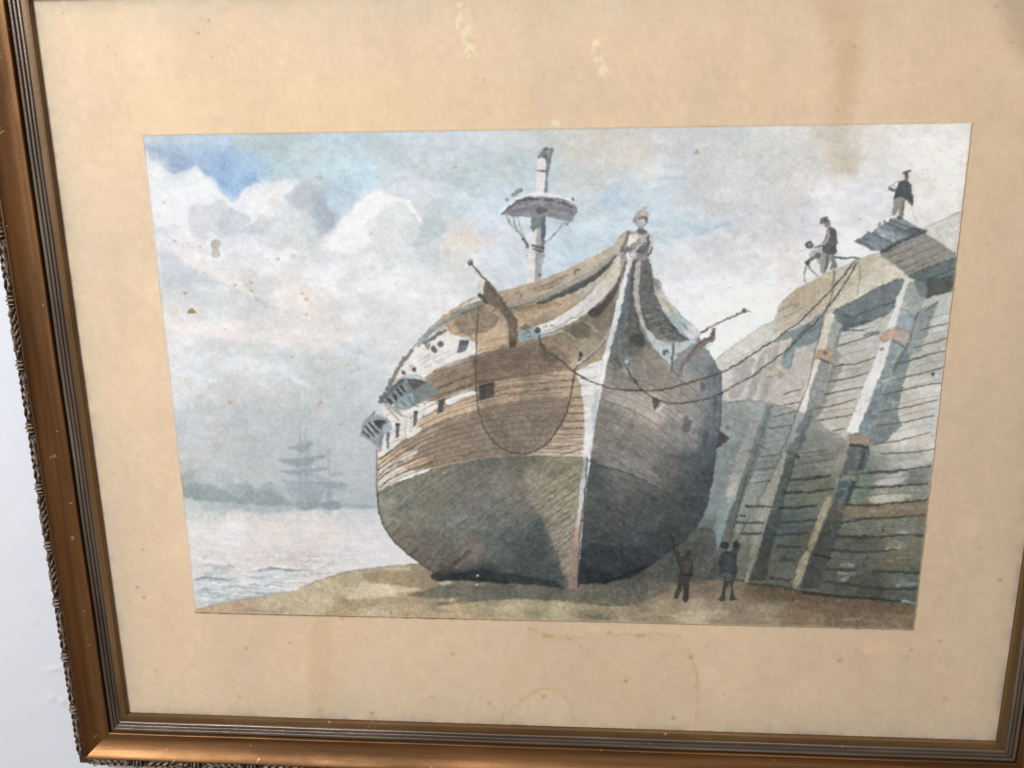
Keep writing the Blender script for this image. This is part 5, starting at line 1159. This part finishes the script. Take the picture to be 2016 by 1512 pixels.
    L([(1822,455),(1790,468),(1760,482),(1736,496)], 6, (74,82,86), .85, 1, .5); W([(1784,452),(1806,448),(1822,456),(1800,464)], (88,92,94), .8, 1.2)
    for (x, y) in [(1746,431),(1735,437),(1722,446),(1713,453)]: O(x, y, 4.5, 5.5, (228,228,228), .95, ang=40)
    for (x, y) in [(1740,436),(1730,440),(1708,458)]: O(x, y, 2.4, 3.4, (112,118,124), .85, ang=40)
    m3 = S.id('painted_person')
    L([(1585.6,520),(1584,540),(1583.6,554)], 3.2, (124,126,126), .9, .7, .3); L([(1590,523),(1598,534),(1609,543)], 3.2, (128,130,130), .9, .7, .3); L([(1588,549),(1602,547)], 2, (184,188,186), .7)
    L([(1627,506),(1660,507),(1690,509)], 4, (88,94,96), .92, .7, .3, 4)
    W([(1617,496),(1632,498),(1640,500),(1634,516),(1624,537),(1615,537),(1614,518)], (148,146,140), .95, 1, .8, curve=False, part=m3)
    W([(1634,506),(1642,502),(1648,527),(1632,533),(1636,518)], (116,117,118), .92, .8, .5, part=m3, curve=False)
    L([(1629,504),(1627,520),(1622,538)], 5, (96,98,96), .92, .8, .3, 4, part=m3); L([(1628,506),(1626,530)], 1.6, (96,98,96), .8)
    W([(1592,500),(1604,492),(1616,490),(1618,508),(1612,520),(1604,508),(1594,514)], (170,170,166), .92, .9, .6, part=m3); O(1609,503, 7, 6, (104,106,106), .9, ang=-35, part=m3); L([(1587,517),(1594,511),(1604,505)], 7, (98,100,102), .92, .8, .4, part=m3); O(1588,518, 4, 4, (84,84,86), .9, part=m3)
    W([(1629,449),(1638,447),(1646,455),(1648,470),(1645,488),(1643,500),(1620,496),(1617,482),(1624,468)], (94,94,94), .97, .8, .5, part=m3)
    L([(1630,455),(1630,468),(1622,480),(1606,485)], 6, (186,180,172), .92, .8, .4, 4, part=m3); L([(1618,484),(1604,487)], 4, (98,100,100), .9, .8, .3, part=m3)
    W([(1613,438),(1615,430),(1624,427),(1631,431),(1634,442),(1628,447),(1622,442),(1616,440)], (108,112,116), .96, .8, .4, part=m3); W([(1620,440),(1630,436),(1634,444),(1626,448)], (146,118,106), .92, .8, .4, part=m3); O(1618,443, 3, 3.5, (212,212,210), .9); W([(1622,430),(1630,431),(1630,437),(1622,437)], (84,88,92), .7)
    O(1592.6,482.5, 7.5, 7.5, (88,88,92), .96, part=m3); O(1593,482, 2.6, 2.4, (176,180,186), .9); O(1594,490, 4, 2, (214,214,216), .8)
    m4 = S.id('painted_person')
    L([(1792,405),(1800,425),(1806,441)], 2.2, (196,176,162), .8, .7, .3)
    W([(1758,388),(1770,386),(1783,391),(1779,410),(1776,428),(1768,429),(1769,408),(1763,426),(1755,423),(1757,405)], (142,137,130), .95, 1, .8, curve=False, part=m4)
    L([(1779,396),(1776,412),(1772,428)], 5, (112,110,106), .85, .8, .3, part=m4); L([(1770,396),(1769,418)], 2, (140,136,130), .7); L([(1767,428),(1775,429)], 4, (70,72,72), .9)
    W([(1762,374),(1770,357),(1784,353),(1793,364),(1796,388),(1799,402),(1792,404),(1783,392),(1772,388),(1758,391)], (80,86,86), .97, .8, .5, curve=False, part=m4)
    L([(1769,358),(1758,363),(1751,370)], 4, (166,160,154), .9, .8, .3, part=m4); L([(1750,371),(1760,375),(1766,372)], 4.5, (96,100,100), .92, .8, .3, part=m4); O(1760,368, 3, 3, (188,184,178), .8); O(1795,401, 4, 4, (92,100,104), .9, part=m4)
    W([(1775,340),(1781,337),(1793,333),(1788,342),(1786,352),(1780,348)], (86,96,97), .97, .8, .4, curve=False, part=m4); O(1777.5,347, 3.6, 5, (202,194,186), .95, part=m4); W([(1780,346),(1787,345),(1787,355),(1781,353)], (108,108,108), .8)
    m1 = S.id('painted_person')
    L([(1328,1086),(1326,1068),(1323,1054)], 3.4, (48,49,50), .8, 1.1, .5, 3, part=m1); W([(1316,1058),(1321,1050),(1326,1054),(1323,1062)], (50,51,52), .6, 1.5, 1)
    W([(1326,1085),(1332,1082),(1338,1088),(1346,1095),(1357,1097),(1362,1104),(1364,1118),(1362,1132),(1357,1148),(1356,1166),(1354,1181),(1344,1181),(1345,1162),(1343,1152),(1339,1164),(1334,1176),(1326,1177),(1331,1160),(1334,1142),(1337,1122),(1334,1106),(1329,1096)], (66,62,59), .93, 1.4, 1.1, part=m1, tex=.2)
    W([(1347,1086),(1350,1080),(1357,1080),(1361,1086),(1359,1093),(1353,1096),(1348,1092)], (70,62,59), .93, 1.1, .8, part=m1)
    W([(1350,1089),(1357,1088),(1359,1093),(1353,1096)], (52,49,49), .6, 1.2, .6)
    W([(1343,1102),(1352,1098),(1358,1106),(1356,1124),(1346,1126),(1342,1114)], (86,81,78), .5, 2.5, 1.2); L([(1341,1131),(1360,1132)], 3.4, (48,44,43), .7, 1.2); L([(1347,1138),(1347,1172)], 2, (56,53,53), .5, 1.2)
    W([(1329,1088),(1337,1090),(1344,1098),(1338,1104),(1332,1098)], (84,77,70), .5, 2, 1); L([(1338,1154),(1334,1170)], 3, (92,86,80), .4, 1.4); L([(1361,1104),(1362,1130)], 3.4, (50,48,48), .55, 1.2)
    m2 = S.id('painted_person')
    W([(1400,1118),(1414,1116),(1417,1136),(1394,1136),(1396,1126)], (74,77,77), .7, 1.4, 1.2)
    W([(1419,1091),(1424,1085),(1436,1083),(1444,1080),(1449,1074),(1455,1068),(1458,1076),(1455,1086),(1450,1098),(1452,1114),(1451,1128),(1446,1142),(1443,1160),(1447,1174),(1450,1179),(1437,1180),(1439,1164),(1437,1150),(1432,1150),(1428,1166),(1425,1180),(1412,1181),(1419,1170),(1423,1152),(1422,1140),(1415,1130),(1417,1116),(1413,1104)], (60,63,65), .93, 1.4, 1.1, part=m2, tex=.2)
    W([(1418,1074),(1419,1067),(1426,1064),(1433,1067),(1434,1074),(1430,1081),(1423,1081)], (54,56,58), .92, 1.1, .8, part=m2); L([(1421,1079),(1427,1080)], 2, (112,112,112), .55, 1)
    W([(1442,1072),(1444,1064),(1451,1062),(1454,1070),(1450,1077),(1444,1078)], (52,54,56), .9, 1.1, .8, part=m2)
    W([(1424,1094),(1434,1090),(1442,1096),(1442,1114),(1430,1120),(1424,1110)], (70,78,84), .55, 2.5, 1.2); W([(1419,1130),(1430,1127),(1444,1131),(1443,1140),(1432,1143),(1421,1141)], (98,99,98), .6, 1.6, 1); L([(1424,1136),(1433,1138)], 3, (64,65,68), .6, 1.2); L([(1448,1094),(1450,1124)], 3.4, (48,49,50), .55, 1.2); L([(1425,1086),(1436,1085),(1445,1080)], 2.4, (40,42,44), .6, 1); L([(1434,1152),(1433,1166)], 4, (96,92,86), .4, 1.4)
    W([(1452,1080),(1470,1074),(1480,1080),(1474,1110),(1468,1132),(1450,1130)], (108,110,98), .55, 2.5, 1.5)
    L([(1444,1140),(1462,1142)], 5, (66,66,64), .6); L([(1470,1130),(1470,1142)], 8, (150,154,148), .6, 1.5)
    # pigment settles unevenly over the whole sheet, and a century has greyed it
    hm = S.tag != sky
    S.layers(slice(None), 16, 11, 2, .012, 3, (1, 1, 1), .4)
    f = fbm((S.X + S.Y * .6) / 9, (S.Y - S.X * .5) / 3.2, 3, 1); f2 = fbm(S.X / 13, S.Y / 10, 4, 6, .6)
    hm = np.where((S.tag == wat) | (S.tag == far) | (S.tag == shore), .25, hm * 1.)
    dens = np.clip(1.15 - S.c.mean(-1), .12, 1)
    S.c *= (1 + dens * ((.05 + .07 * hm) * f + (.07 + .05 * hm) * S.g + .09 * hm * S.b2 + (.03 + .09 * hm) * f2))[..., None]
    jj, ii = np.meshgrid(np.arange(S.ny), np.arange(S.nx), indexing='ij')
    ii = np.clip(np.rint(ii + .75 * fbm(S.X / 2.3, S.Y / 2.3, 2, 3) + 1.4 * fbm(S.X / 9, S.Y / 9, 2, 1)).astype(int), 0, S.nx - 1)
    jj = np.clip(np.rint(jj + .75 * fbm(S.X / 2.3 + 50, S.Y / 2.3, 2, 4) + 1.4 * fbm(S.X / 9 + 20, S.Y / 9, 2, 2)).astype(int), 0, S.ny - 1)
    S.c = S.c[jj, ii]
    for ax in (0, 1):
        S.c = .22 * np.roll(S.c, 1, ax) + .56 * S.c + .22 * np.roll(S.c, -1, ax)
    S.c = np.where((hm > .5)[..., None], np.clip(.5 + (S.c - .5) * 1.05, .02, 1), S.c)
    S.c *= np.where((S.tag == bch)[..., None], np.array([1.035, .99, .95]), 1.)
    S.c *= np.where((S.tag == wl)[..., None], np.array([.975, .966, .95]), 1.)
    S.c = np.where((S.tag == sky)[..., None], np.clip(.87 + (S.c - .87) * 1.13 + np.array([.004, .001, -.003]), 0, .968), S.c)
    gr = S.c @ np.array([.3, .59, .11])
    S.c = gr[..., None] + (S.c - gr[..., None]) * np.where(S.tag == hull, .72, np.where(hm > .5, .80, .84))[..., None]
    # last, the fine brush: plank seams and rigging drawn over the dry washes
    S.only = [hull, gp]
    for s in np.linspace(.06, .94, 9):
        p_ = between(A, WLn, s + R.uniform(-.02, .02))
        L(p_[int(4 * R.rand()):], 1.9, (92,78,66), R.uniform(.32, .5), .8, .3, 1.5, curve=False, dry=.12)
    for s in np.linspace(.1, .92, 7):
        p_ = between(T, A, s + R.uniform(-.02, .02))
        L(p_[3 + int(4 * R.rand()):27], 1.9, (96,80,66), R.uniform(.3, .48), .8, .3, 1.5, curve=False, dry=.12)
    for i in range(11):                                   # starboard planks falling away from the stem
        y0 = 735 + i * 17; x0 = 1198 - i * 4
        L([(x0, y0), (x0 + 60, y0 + 20 + i), (x0 + 120, y0 + 52 + 2 * i), (x0 + 190, y0 + 104 + 3 * i)], 1.8, (84,82,78), .34, .9, .4, 1.1, dry=.25)
    for i in range(12):
        y0 = 925 + i * 16; x0 = 1156 - i * 1.3
        L([(x0, y0), (x0 + 40, y0 + 26), (x0 + 84, y0 + 62), (x0 + 120, y0 + 104)], 1.8, (54,58,60), .3, .9, .5, 1, dry=.35)
    S.only = [wl]
    for s_ in seams + deep:
        L(s_, 2.2, (84,86,80), .5, .8, .3, 1.6)
    for (xa, ya, xb, yb) in [(1800,722,1856,708),(1780,765,1850,746),(1770,795,1848,778),(1760,822,1842,803),(1760,850,1836,834),(1640,735,1700,722),(1628,764,1694,748),(1618,790,1686,774),(1606,815,1678,802),(1580,900,1640,893),(1570,925,1640,918),(1556,955,1636,949),(1548,982,1620,979),(1540,1012,1606,1009),(1536,1040,1598,1036),(1700,945,1828,934),(1690,976,1824,968),(1668,1042,1820,1034),(1656,1070,1816,1068),(1646,1100,1812,1103),(1634,1130,1808,1142),(1540,786,1574,778),(1528,808,1566,800),(1516,830,1558,823),(1504,872,1548,866),(1494,910,1530,906),(1484,938,1516,934),(1650,702,1712,686),(1656,662,1724,642),(1800,668,1866,650),(1812,632,1870,616)]:
        L([(xa, ya), ((xa + xb) / 2, (ya + yb) / 2 - 1.5), (xb, yb)], 1.9, (104,105,98) if ya < 890 else (72,75,70), .42, .8, .6, 1.3, dry=.15)
    S.only = None
    # ---- age: foxing, dust and a grey overall grain ---------------------------
    S.c *= (1 + .012 * S.g)[..., None]
    for (x, y, r, a) in [(xx, yy, rr * .72, aa) for xx, yy, rr, aa in [(1371,300,6,.85),(1444,471,4,.5),(554,352,4,.5),(630,350,8,.4),(364,578,5,.55),(495,556,4,.6),(496,573,4,.5),(506,590,5,.5),(603,588,6,.7),(596,578,4,.6),(604,619,5,.3),(418,623,3,.6),(630,793,9,.6),(455,792,7,.5),(590,797,5,.4),(575,703,5,.4),(632,706,5,.4),(685,716,6,.4),(895,330,6,.5),(1850,296,4,.5),(463,561,4,.5),(325,398,3,.5),(344,475,4,.5),(395,485,2.5,.4),(548,510,3,.5),(577,505,6,.35),(1036,600,2,.3),(446,648,3,.5),(1010,380,3,.2),(670,836,3,.4),(670,822,2.5,.4)]]:
        O(x, y, r * 1.7, r * 1.5, (206,190,160), a * .3, r * .9, 3); O(x, y, r * .8, r * .7, (158,130,94), a * .62, r * .6, 3); O(x + r * .5, y - r * .4, r * .4, r * .3, (140,112,80), a * .5, r * .3, 2)
    W([(370,616),(378,606),(386,612),(386,616)], (150,128,74), .8, .9, .6)
    W([(417,476),(424,471),(434,475),(434,485),(430,490),(435,500),(432,506),(422,507),(417,503),(420,492),(416,484)], (196,190,178), .85, 1, 1, tex=.2); O(418,464, 8, 8, (240,240,246), .7, 2)
    for k in range(260):
        x, y = R.uniform(290, 1900), R.uniform(255, 1000); r = R.uniform(.7, 2.2)
        if S.tag[0, 0] and R.rand() < .85 or x < 760:
            O(x, y, r, r * R.uniform(.6, 1.1), (112,108,100), R.uniform(.1, .38), .8, .3)
    # thin stained margin where the sheet was trimmed
    e = np.minimum(np.minimum(S.U - S.u0, S.u1 - S.U), np.minimum(S.V - S.v0, S.v1 - S.V))
    m = np.clip(1 - e / (.5 + .35 * (1 + S.w)), 0, 1) * .5
    S.c = S.c * (1 - m[..., None]) + rgb((188,168,138)) * m[..., None]


# ---------------------------------------------------------------- mount board
def paint_mount(S):
    R = np.random.RandomState(9)
    W, L, O = S.wash, S.line, S.spot
    S.c[:] = rgb([214, 187, 161])
    b1 = fbm(S.U / 90, S.V / 90, 4, 1); b2 = fbm(S.U / 22, S.V / 22, 4, 4); b3 = fbm(S.U / 5, S.V / 5, 3, 6)
    v1 = fbm(S.U / 14, S.V / 160, 3, 2)                      # faint vertical damp streaks
    b4 = fbm(S.U / 1.7, S.V / 1.7, 2, 2)
    fib = fbm((S.U + .3 * S.V) / 1.1, (S.V - .3 * S.U) / 4.5, 2, 3) * .5 + fbm((S.V + .4 * S.U) / 1.1, (S.U - .4 * S.V) / 5, 2, 5) * .5
    S.c *= (1 + .018 * b1 + .018 * b2 + .018 * b3 + .016 * v1 + .018 * b4 + .03 * fib)[..., None]
    S.c *= 1 + np.array([.006, .0, -.012]) * (b2 + b1)[..., None]
    # darker and less red towards the frame, with a thin uneven dark rim
    e = np.minimum(np.minimum(S.U - SL, SR - S.U), np.minimum(S.V - SB, ST - S.V))
    m = np.exp(-np.clip(e, 0, 99) / (9 + 4 * b2)) * (.6 + .5 * b3)
    S.c *= 1 - np.clip(m, 0, 1)[..., None] * np.array([.10, .055, .02])
    m = np.exp(-np.clip(e, 0, 99) / 2.2) * np.clip(.4 + b3 + b2, 0, 1)
    S.c *= 1 - m[..., None] * .16
    # stains and pale spots; also a corner shadow and a reflection painted in
    T = (178,140,100)
    W([(1600,-40),(1690,-40),(1700,80),(1680,150),(1668,240),(1630,250),(1640,130)], T, .18, 16, 10, tex=.1)
    W([(1650,90),(1700,100),(1690,190),(1660,210)], T, .12, 14, 8)
    W([(1960,-40),(2080,-60),(2080,120),(2010,110),(1975,40)], (140,122,102), .3, 30, 10, tex=.1)  # shadow in the top right corner, painted into the card colour
    W([(280,178),(500,172),(760,170),(1040,166),(1040,250),(900,252),(600,260),(290,262)], (226,186,144), .12, 5, 4)  # faint glass reflection, painted on the card as a pinkish band
    for (q, a) in [([(1040,1236),(1065,1246),(1090,1252),(1112,1256),(1150,1252),(1185,1248),(1220,1248),(1260,1250),(1300,1247),(1330,1250),(1348,1266),(1356,1286),(1366,1306),(1374,1340),(1372,1420)], .22), ([(985,1412),(1005,1398),(1028,1376),(1052,1362),(1076,1356),(1100,1360),(1118,1378),(1128,1404),(1134,1430)], .24), ([(1366,1310),(1372,1340),(1368,1360)], .2)]:
        L(q, 2.4, (168,128,88), a * 1.5, 1.2, 5.5)
        L([(x, y + 3) for x, y in q], 12, (190,150,108), a * .35, 6, 2)
    O(1080,1253, 12, 3.5, (168,126,82), .55, 2, 2, ang=12); O(1260,1251, 10, 3, (172,132,90), .45, 2, 2)
    W([(1044,1240),(1110,1258),(1220,1250),(1330,1252),(1366,1310),(1372,1440),(1130,1440),(1116,1376),(1076,1358),(1010,1396),(980,1360)], (196,166,138), .16, 5, 3)
    W([(620,1215),(640,1215),(650,1300),(640,1420),(612,1420),(606,1320)], (190,158,122), .22, 10, 6)
    W([(545,1210),(580,1212),(574,1420),(540,1420)], (226,196,160), .2, 10, 6)
    for (x, y, rx, ry) in [(1706,1270,13,15),(1736,1276,15,16),(1718,1284,16,8),(1676,1278,5,4),(1905,1038,24,22),(1862,1105,8,9)]:  # pale pinkish round spots
        O(x, y, rx, ry, (232,196,166), .38, 4, 4)
    for (x, y, rx, ry) in [(905,40,7,16),(918,70,12,22),(925,100,9,14),(1178,118,13,8),(1172,90,8,12),(1190,140,9,14),(905,10,6,6)]:       # rubbed paper fibres
        O(x, y, rx, ry, (240,220,190), .45, 2.2, 6); O(x + 4, y + 6, rx * .5, ry * .4, (186,158,124), .35, 2, 3)
    O(1094,242, 10, 6, (222,220,216), .5, 3, 3)
    spots = [(123,27,2.4,.7),(411,41,3,.8),(396,38,2.6,.45),(390,65,3.6,.75),(404,56,2,.3),(447,93,2.8,.6),(463,95,2.4,.4),(279,69,1.6,.5),(213,90,2.4,.4),(228,108,4,.25),(127,221,1.8,.55),(117,233,2,.45),(481,29,2,.4),(270,190,3,.25),(1969,1142,4.6,.85),(1681,91,4,.5),(1850,262,4,.5),(1991,83,3,.7),(1963,13,4,.5),(1649,218,3,.5),(1664,217,3,.4),(1817,46,2.4,.5),(281,1082,3.2,.8),(283,1176,3.6,.7),(270,1156,3.6,.65),(270,1340,2.5,.0),(485,1276,3,.7),(472,1373,3,.6),(674,1218,3.4,.7),(569,1265,2.4,.6),(667,1251,2.6,.5),(892,1287,3.8,.85),(732,1404,4,.75),(930,1229,3,.45),(949,1240,2,.5),(1071,1371,5,.6),(1232,1341,4,.85),(1326,1414,4,.75),(1143,1275,4,.45),(1392,1272,3,.5),(1360,1294,5,.5),(1652,1301,5,.7),(1794,1280,3.2,.75),(1787,1292,4,.35),(1850,1262,4,.5),(1851,1177,3,.4),(630,1398,6,.35),(617,1384,2.6,.5),(850,1372,5,.35),(964,1385,5,.4),(945,1375,3,.4),(256,1185,4,.3),(306,1320,2,.6),(240,1255,3,.3),(700,1246,3,.3),(1228,1308,4,.3),(325,1171,2,.2),(345,1070,2,.4),(1860,1375,6,.3),(1930,1080,5,.25),(1520,165,2,.3)]
    for (x, y, r, a) in spots:
        if a:
            O(x, y, r * .8, r * .55, (110,86,62), a * .5, r * .5, 1.2, ang=R.uniform(-40, 40)); O(x, y, r * 1.6, r * 1.3, (176,142,108), a * .16, r, 1)
    for k in range(260):
        x, y = R.uniform(60, 2160), R.uniform(-40, 1450); r = R.uniform(.8, 2.6)
        O(x, y, r, r * R.uniform(.5, 1), (138,108,80), R.uniform(.08, .34), 1., .4)
    # darker lines along the top and bottom of the pasted sheet
    L([(281,265),(700,259),(1200,252),(1912,240)], 2.4, (150,126,98), .45, 1, 1)
    L([(385,1205),(800,1215),(1300,1226),(1799,1239)], 3.4, (112,82,56), .8, 1, .6)
    S.c += .010 * S.g[..., None]
    S.layers(slice(None), 70, 90, 2, .006, 3, (.7, 1, 1.4), .3)


def colour_mesh(S, name, sel, W3, mat, parent, inv):
    """quads of the sheet picked by `sel`, with their own vertices and pigment"""
    j, i = np.nonzero(sel)
    a = j * S.nx + i
    f = np.c_[a + S.nx, a + S.nx + 1, a + 1, a]
    vid, f2 = np.unique(f, return_inverse=True)
    co = np.c_[S.U.ravel()[vid] * MM, -W3.ravel()[vid] * MM, CZ + S.V.ravel()[vid] * MM] - np.array(inv)
    me = grid_mesh(name, co, f2.reshape(-1, 4))
    at = me.attributes.new('Pigment', 'FLOAT_COLOR', 'POINT')
    at.data.foreach_set('color', np.c_[S.lin.reshape(-1, 3)[vid], np.ones(len(vid))].astype(np.float32).ravel())
    me.materials.append(mat)
    return link(name, me, parent)


def blobs(sel):
    """connected pieces of a mask of quads"""
    left = set(zip(*np.nonzero(sel))); out = []
    while left:
        st = [left.pop()]; got = list(st)
        while st:
            y, x = st.pop()
            for q in ((y + 1, x), (y - 1, x), (y, x + 1), (y, x - 1), (y + 1, x + 1), (y - 1, x - 1), (y + 1, x - 1), (y - 1, x + 1)):
                if q in left:
                    left.discard(q); st.append(q); got.append(q)
        out.append(np.array(got))
    return out


def build_mount():
    S = Sheet(SL - 3, SR + 3, SB - 3, ST + 3, 640, 505)
    paint_mount(S)
    S.lin = to_lin(np.clip(S.c, 0, 1))
    W3 = .05 * fbm(S.U / 80, S.V / 80, 2, 3)
    base = P((SL + SR) / 2, SB - 3, 0)
    root = link('mount_board', None); root.location = base; root.empty_display_size = .04
    tag(root, 'stained buff card mount with brown foxing and tide marks around the painting', 'picture mount')
    colour_mesh(S, 'card_face', np.ones((S.ny - 1, S.nx - 1), bool), W3, sheet_material('mount_card', 900, .00012), root, base)
    bm = bmesh.new()                                           # the card's thickness behind its face
    bmesh.ops.create_cube(bm, size=1)
    for v in bm.verts:
        v.co = Vector((v.co.x * (SR - SL + 6) * MM, (1.1 + v.co.y * 1.6) * MM, ((v.co.z + .5) * (ST - SB + 6)) * MM))
    me = bpy.data.meshes.new('card_core'); bm.to_mesh(me); bm.free()
    m = Mat('card_core', .9, .1); m.b.inputs['Base Color'].default_value = (.5, .42, .32, 1); me.materials.append(m.m)
    link('card_core', me, root)


PART_OF = {'post': 'painted_wharf_wall', 'bracket': 'painted_wharf_wall', 'landing_stage': 'painted_wharf_wall',
           'gunport': 'painted_warship', 'quarter_gallery': 'painted_warship', 'head_rail': 'painted_warship', 'stem_post': 'painted_warship',
           'cathead': 'painted_warship', 'mast': 'painted_warship', 'fighting_top': 'painted_warship', 'figurehead': 'painted_warship', 'mooring_rope': 'painted_warship'}
PART_LABEL = {'painted_sky': 'pale cloudy sky with a patch of blue at the upper left', 'painted_water': 'pale rippled water left of the hull',
              'painted_beach': 'sandy foreshore under the hull', 'painted_treeline': 'misty grey trees along the far shore',
              'painted_sailing_ship': 'misty three-masted ship at anchor far off', 'painted_warship': 'beached brown and white hull seen bow on',
              'painted_wharf_wall': 'weathered plank wharf wall leaning over the foreshore'}
PEOPLE = ['man in a dark waistcoat bending at the wharf rail', 'man in a dark coat standing on the landing stage', 'man with a raised pole beside the hull', 'man in a dark jacket and pale apron on the foreshore']


def build_painting():
    S = Sheet(-180, 180, -118.16, 118.16, 1180, 775)
    paint_watercolour(S)
    un, vn = S.U / 180, S.V / 118.16
    B = np.stack([np.ones_like(un), un, vn, un * un, un * vn, vn * vn, un ** 3, un * un * vn, un * vn * vn, vn ** 3], -1)
    # pigments were matched by eye under the room's light: back to true reflectance
    S.lin = np.clip(np.maximum(to_lin(np.clip(S.c, 0, 1)) - np.array([0.0097, 0.0083, 0.0068]), .002) / np.clip(B @ np.array([[0.9957, 1.0274, 0.9847], [-0.1401, -0.1524, -0.1528], [0.1169, 0.124, 0.1217], [-0.0037, -0.004, -0.0037], [-0.0322, -0.0351, -0.0353], [0.0036, 0.0032, 0.0031], [0.0035, 0.0045, 0.0044], [0.001, 0.0008, 0.0011], [-0.0016, -0.0017, -0.0021], [-0.0009, -0.0011, -0.001]]), .1, 9), .004, .86)
    W3 = .66 + .10 * fbm(S.U / 75, S.V / 75, 2, 1)
    eu = np.minimum(S.U - S.u0, S.u1 - S.U); ev = np.minimum(S.V - S.v0, S.v1 - S.V)     # hand-trimmed edge
    S.U = S.U + .40 * fbm(S.V / 5, S.V / 50, 4, 2, .7) * np.exp(-eu / .9) * np.sign(S.U)
    S.V = S.V + .28 * fbm(S.U / 6, S.U / 60, 4, 5, .7) * np.exp(-ev / .9) * np.sign(S.V)
    base = P(0, -118.16, 0)
    root = link('watercolour_painting', None); root.location = base; root.empty_display_size = .04
    tag(root, 'old watercolour of a beached sailing warship beside a timber wharf, pasted on the mount', 'painting')
    mat = sheet_material('watercolour_paper', 1500, .00010)
    q = S.tag[:-1, :-1].copy()
    names = S.names
    for k, nm in enumerate(names):                                                       # crumbs go back to what they lie on
        if nm in ('gunport', 'bracket', 'quarter_gallery', 'cathead', 'mooring_rope', 'head_rail', 'post', 'figurehead', 'mast', 'fighting_top', 'landing_stage', 'stem_post', 'painted_person', 'painted_sailing_ship'):
            for g in blobs(q == k):
                if len(g) < 26:
                    y, x = g[0]
                    ring = q[max(0, y - 4):y + 5, max(0, x - 4):x + 5]; ring = ring[ring != k]
                    q[g[:, 0], g[:, 1]] = np.bincount(ring).argmax() if len(ring) else k
    made = {}
    people = iter(PEOPLE)
    for k, nm in enumerate(names):
        if nm and nm not in PART_OF and (q == k).any():
            o = colour_mesh(S, nm, q == k, W3, mat, root, base)
            made[nm] = o
            o['label'] = next(people) if nm == 'painted_person' else PART_LABEL[nm]
    for k, nm in enumerate(names):
        if nm in PART_OF and (q == k).any():
            for g in (blobs(q == k) if nm in ('gunport', 'bracket', 'quarter_gallery', 'cathead') else [np.argwhere(q == k)]):
                s = np.zeros(q.shape, bool); s[g[:, 0], g[:, 1]] = True
                colour_mesh(S, nm, s, W3, mat, made[PART_OF[nm]], base)
    # cut edge of the paper
    ring = [(0, i) for i in range(S.nx)] + [(j, S.nx - 1) for j in range(1, S.ny)] + [(S.ny - 1, i) for i in range(S.nx - 2, -1, -1)] + [(j, 0) for j in range(S.ny - 2, -1, -1)]
    r = np.array(ring); a = r[:, 0], r[:, 1]
    n = len(r)
    top_ = np.c_[S.U[a] * MM, -W3[a] * MM, CZ + S.V[a] * MM]; bot = top_.copy(); bot[:, 1] = .0001
    co = np.r_[top_, bot] - np.array(base)
    i = np.arange(n - 1); f = np.c_[i, i + 1, i + 1 + n, i + n]
    me = grid_mesh('paper_edge', co, f); m = Mat('paper_edge', .9, .1); m.b.inputs['Base Color'].default_value = (.52, .43, .33, 1); me.materials.append(m.m)
    link('paper_edge', me, root)


build_wall()
build_frame()
build_mount()
build_painting()
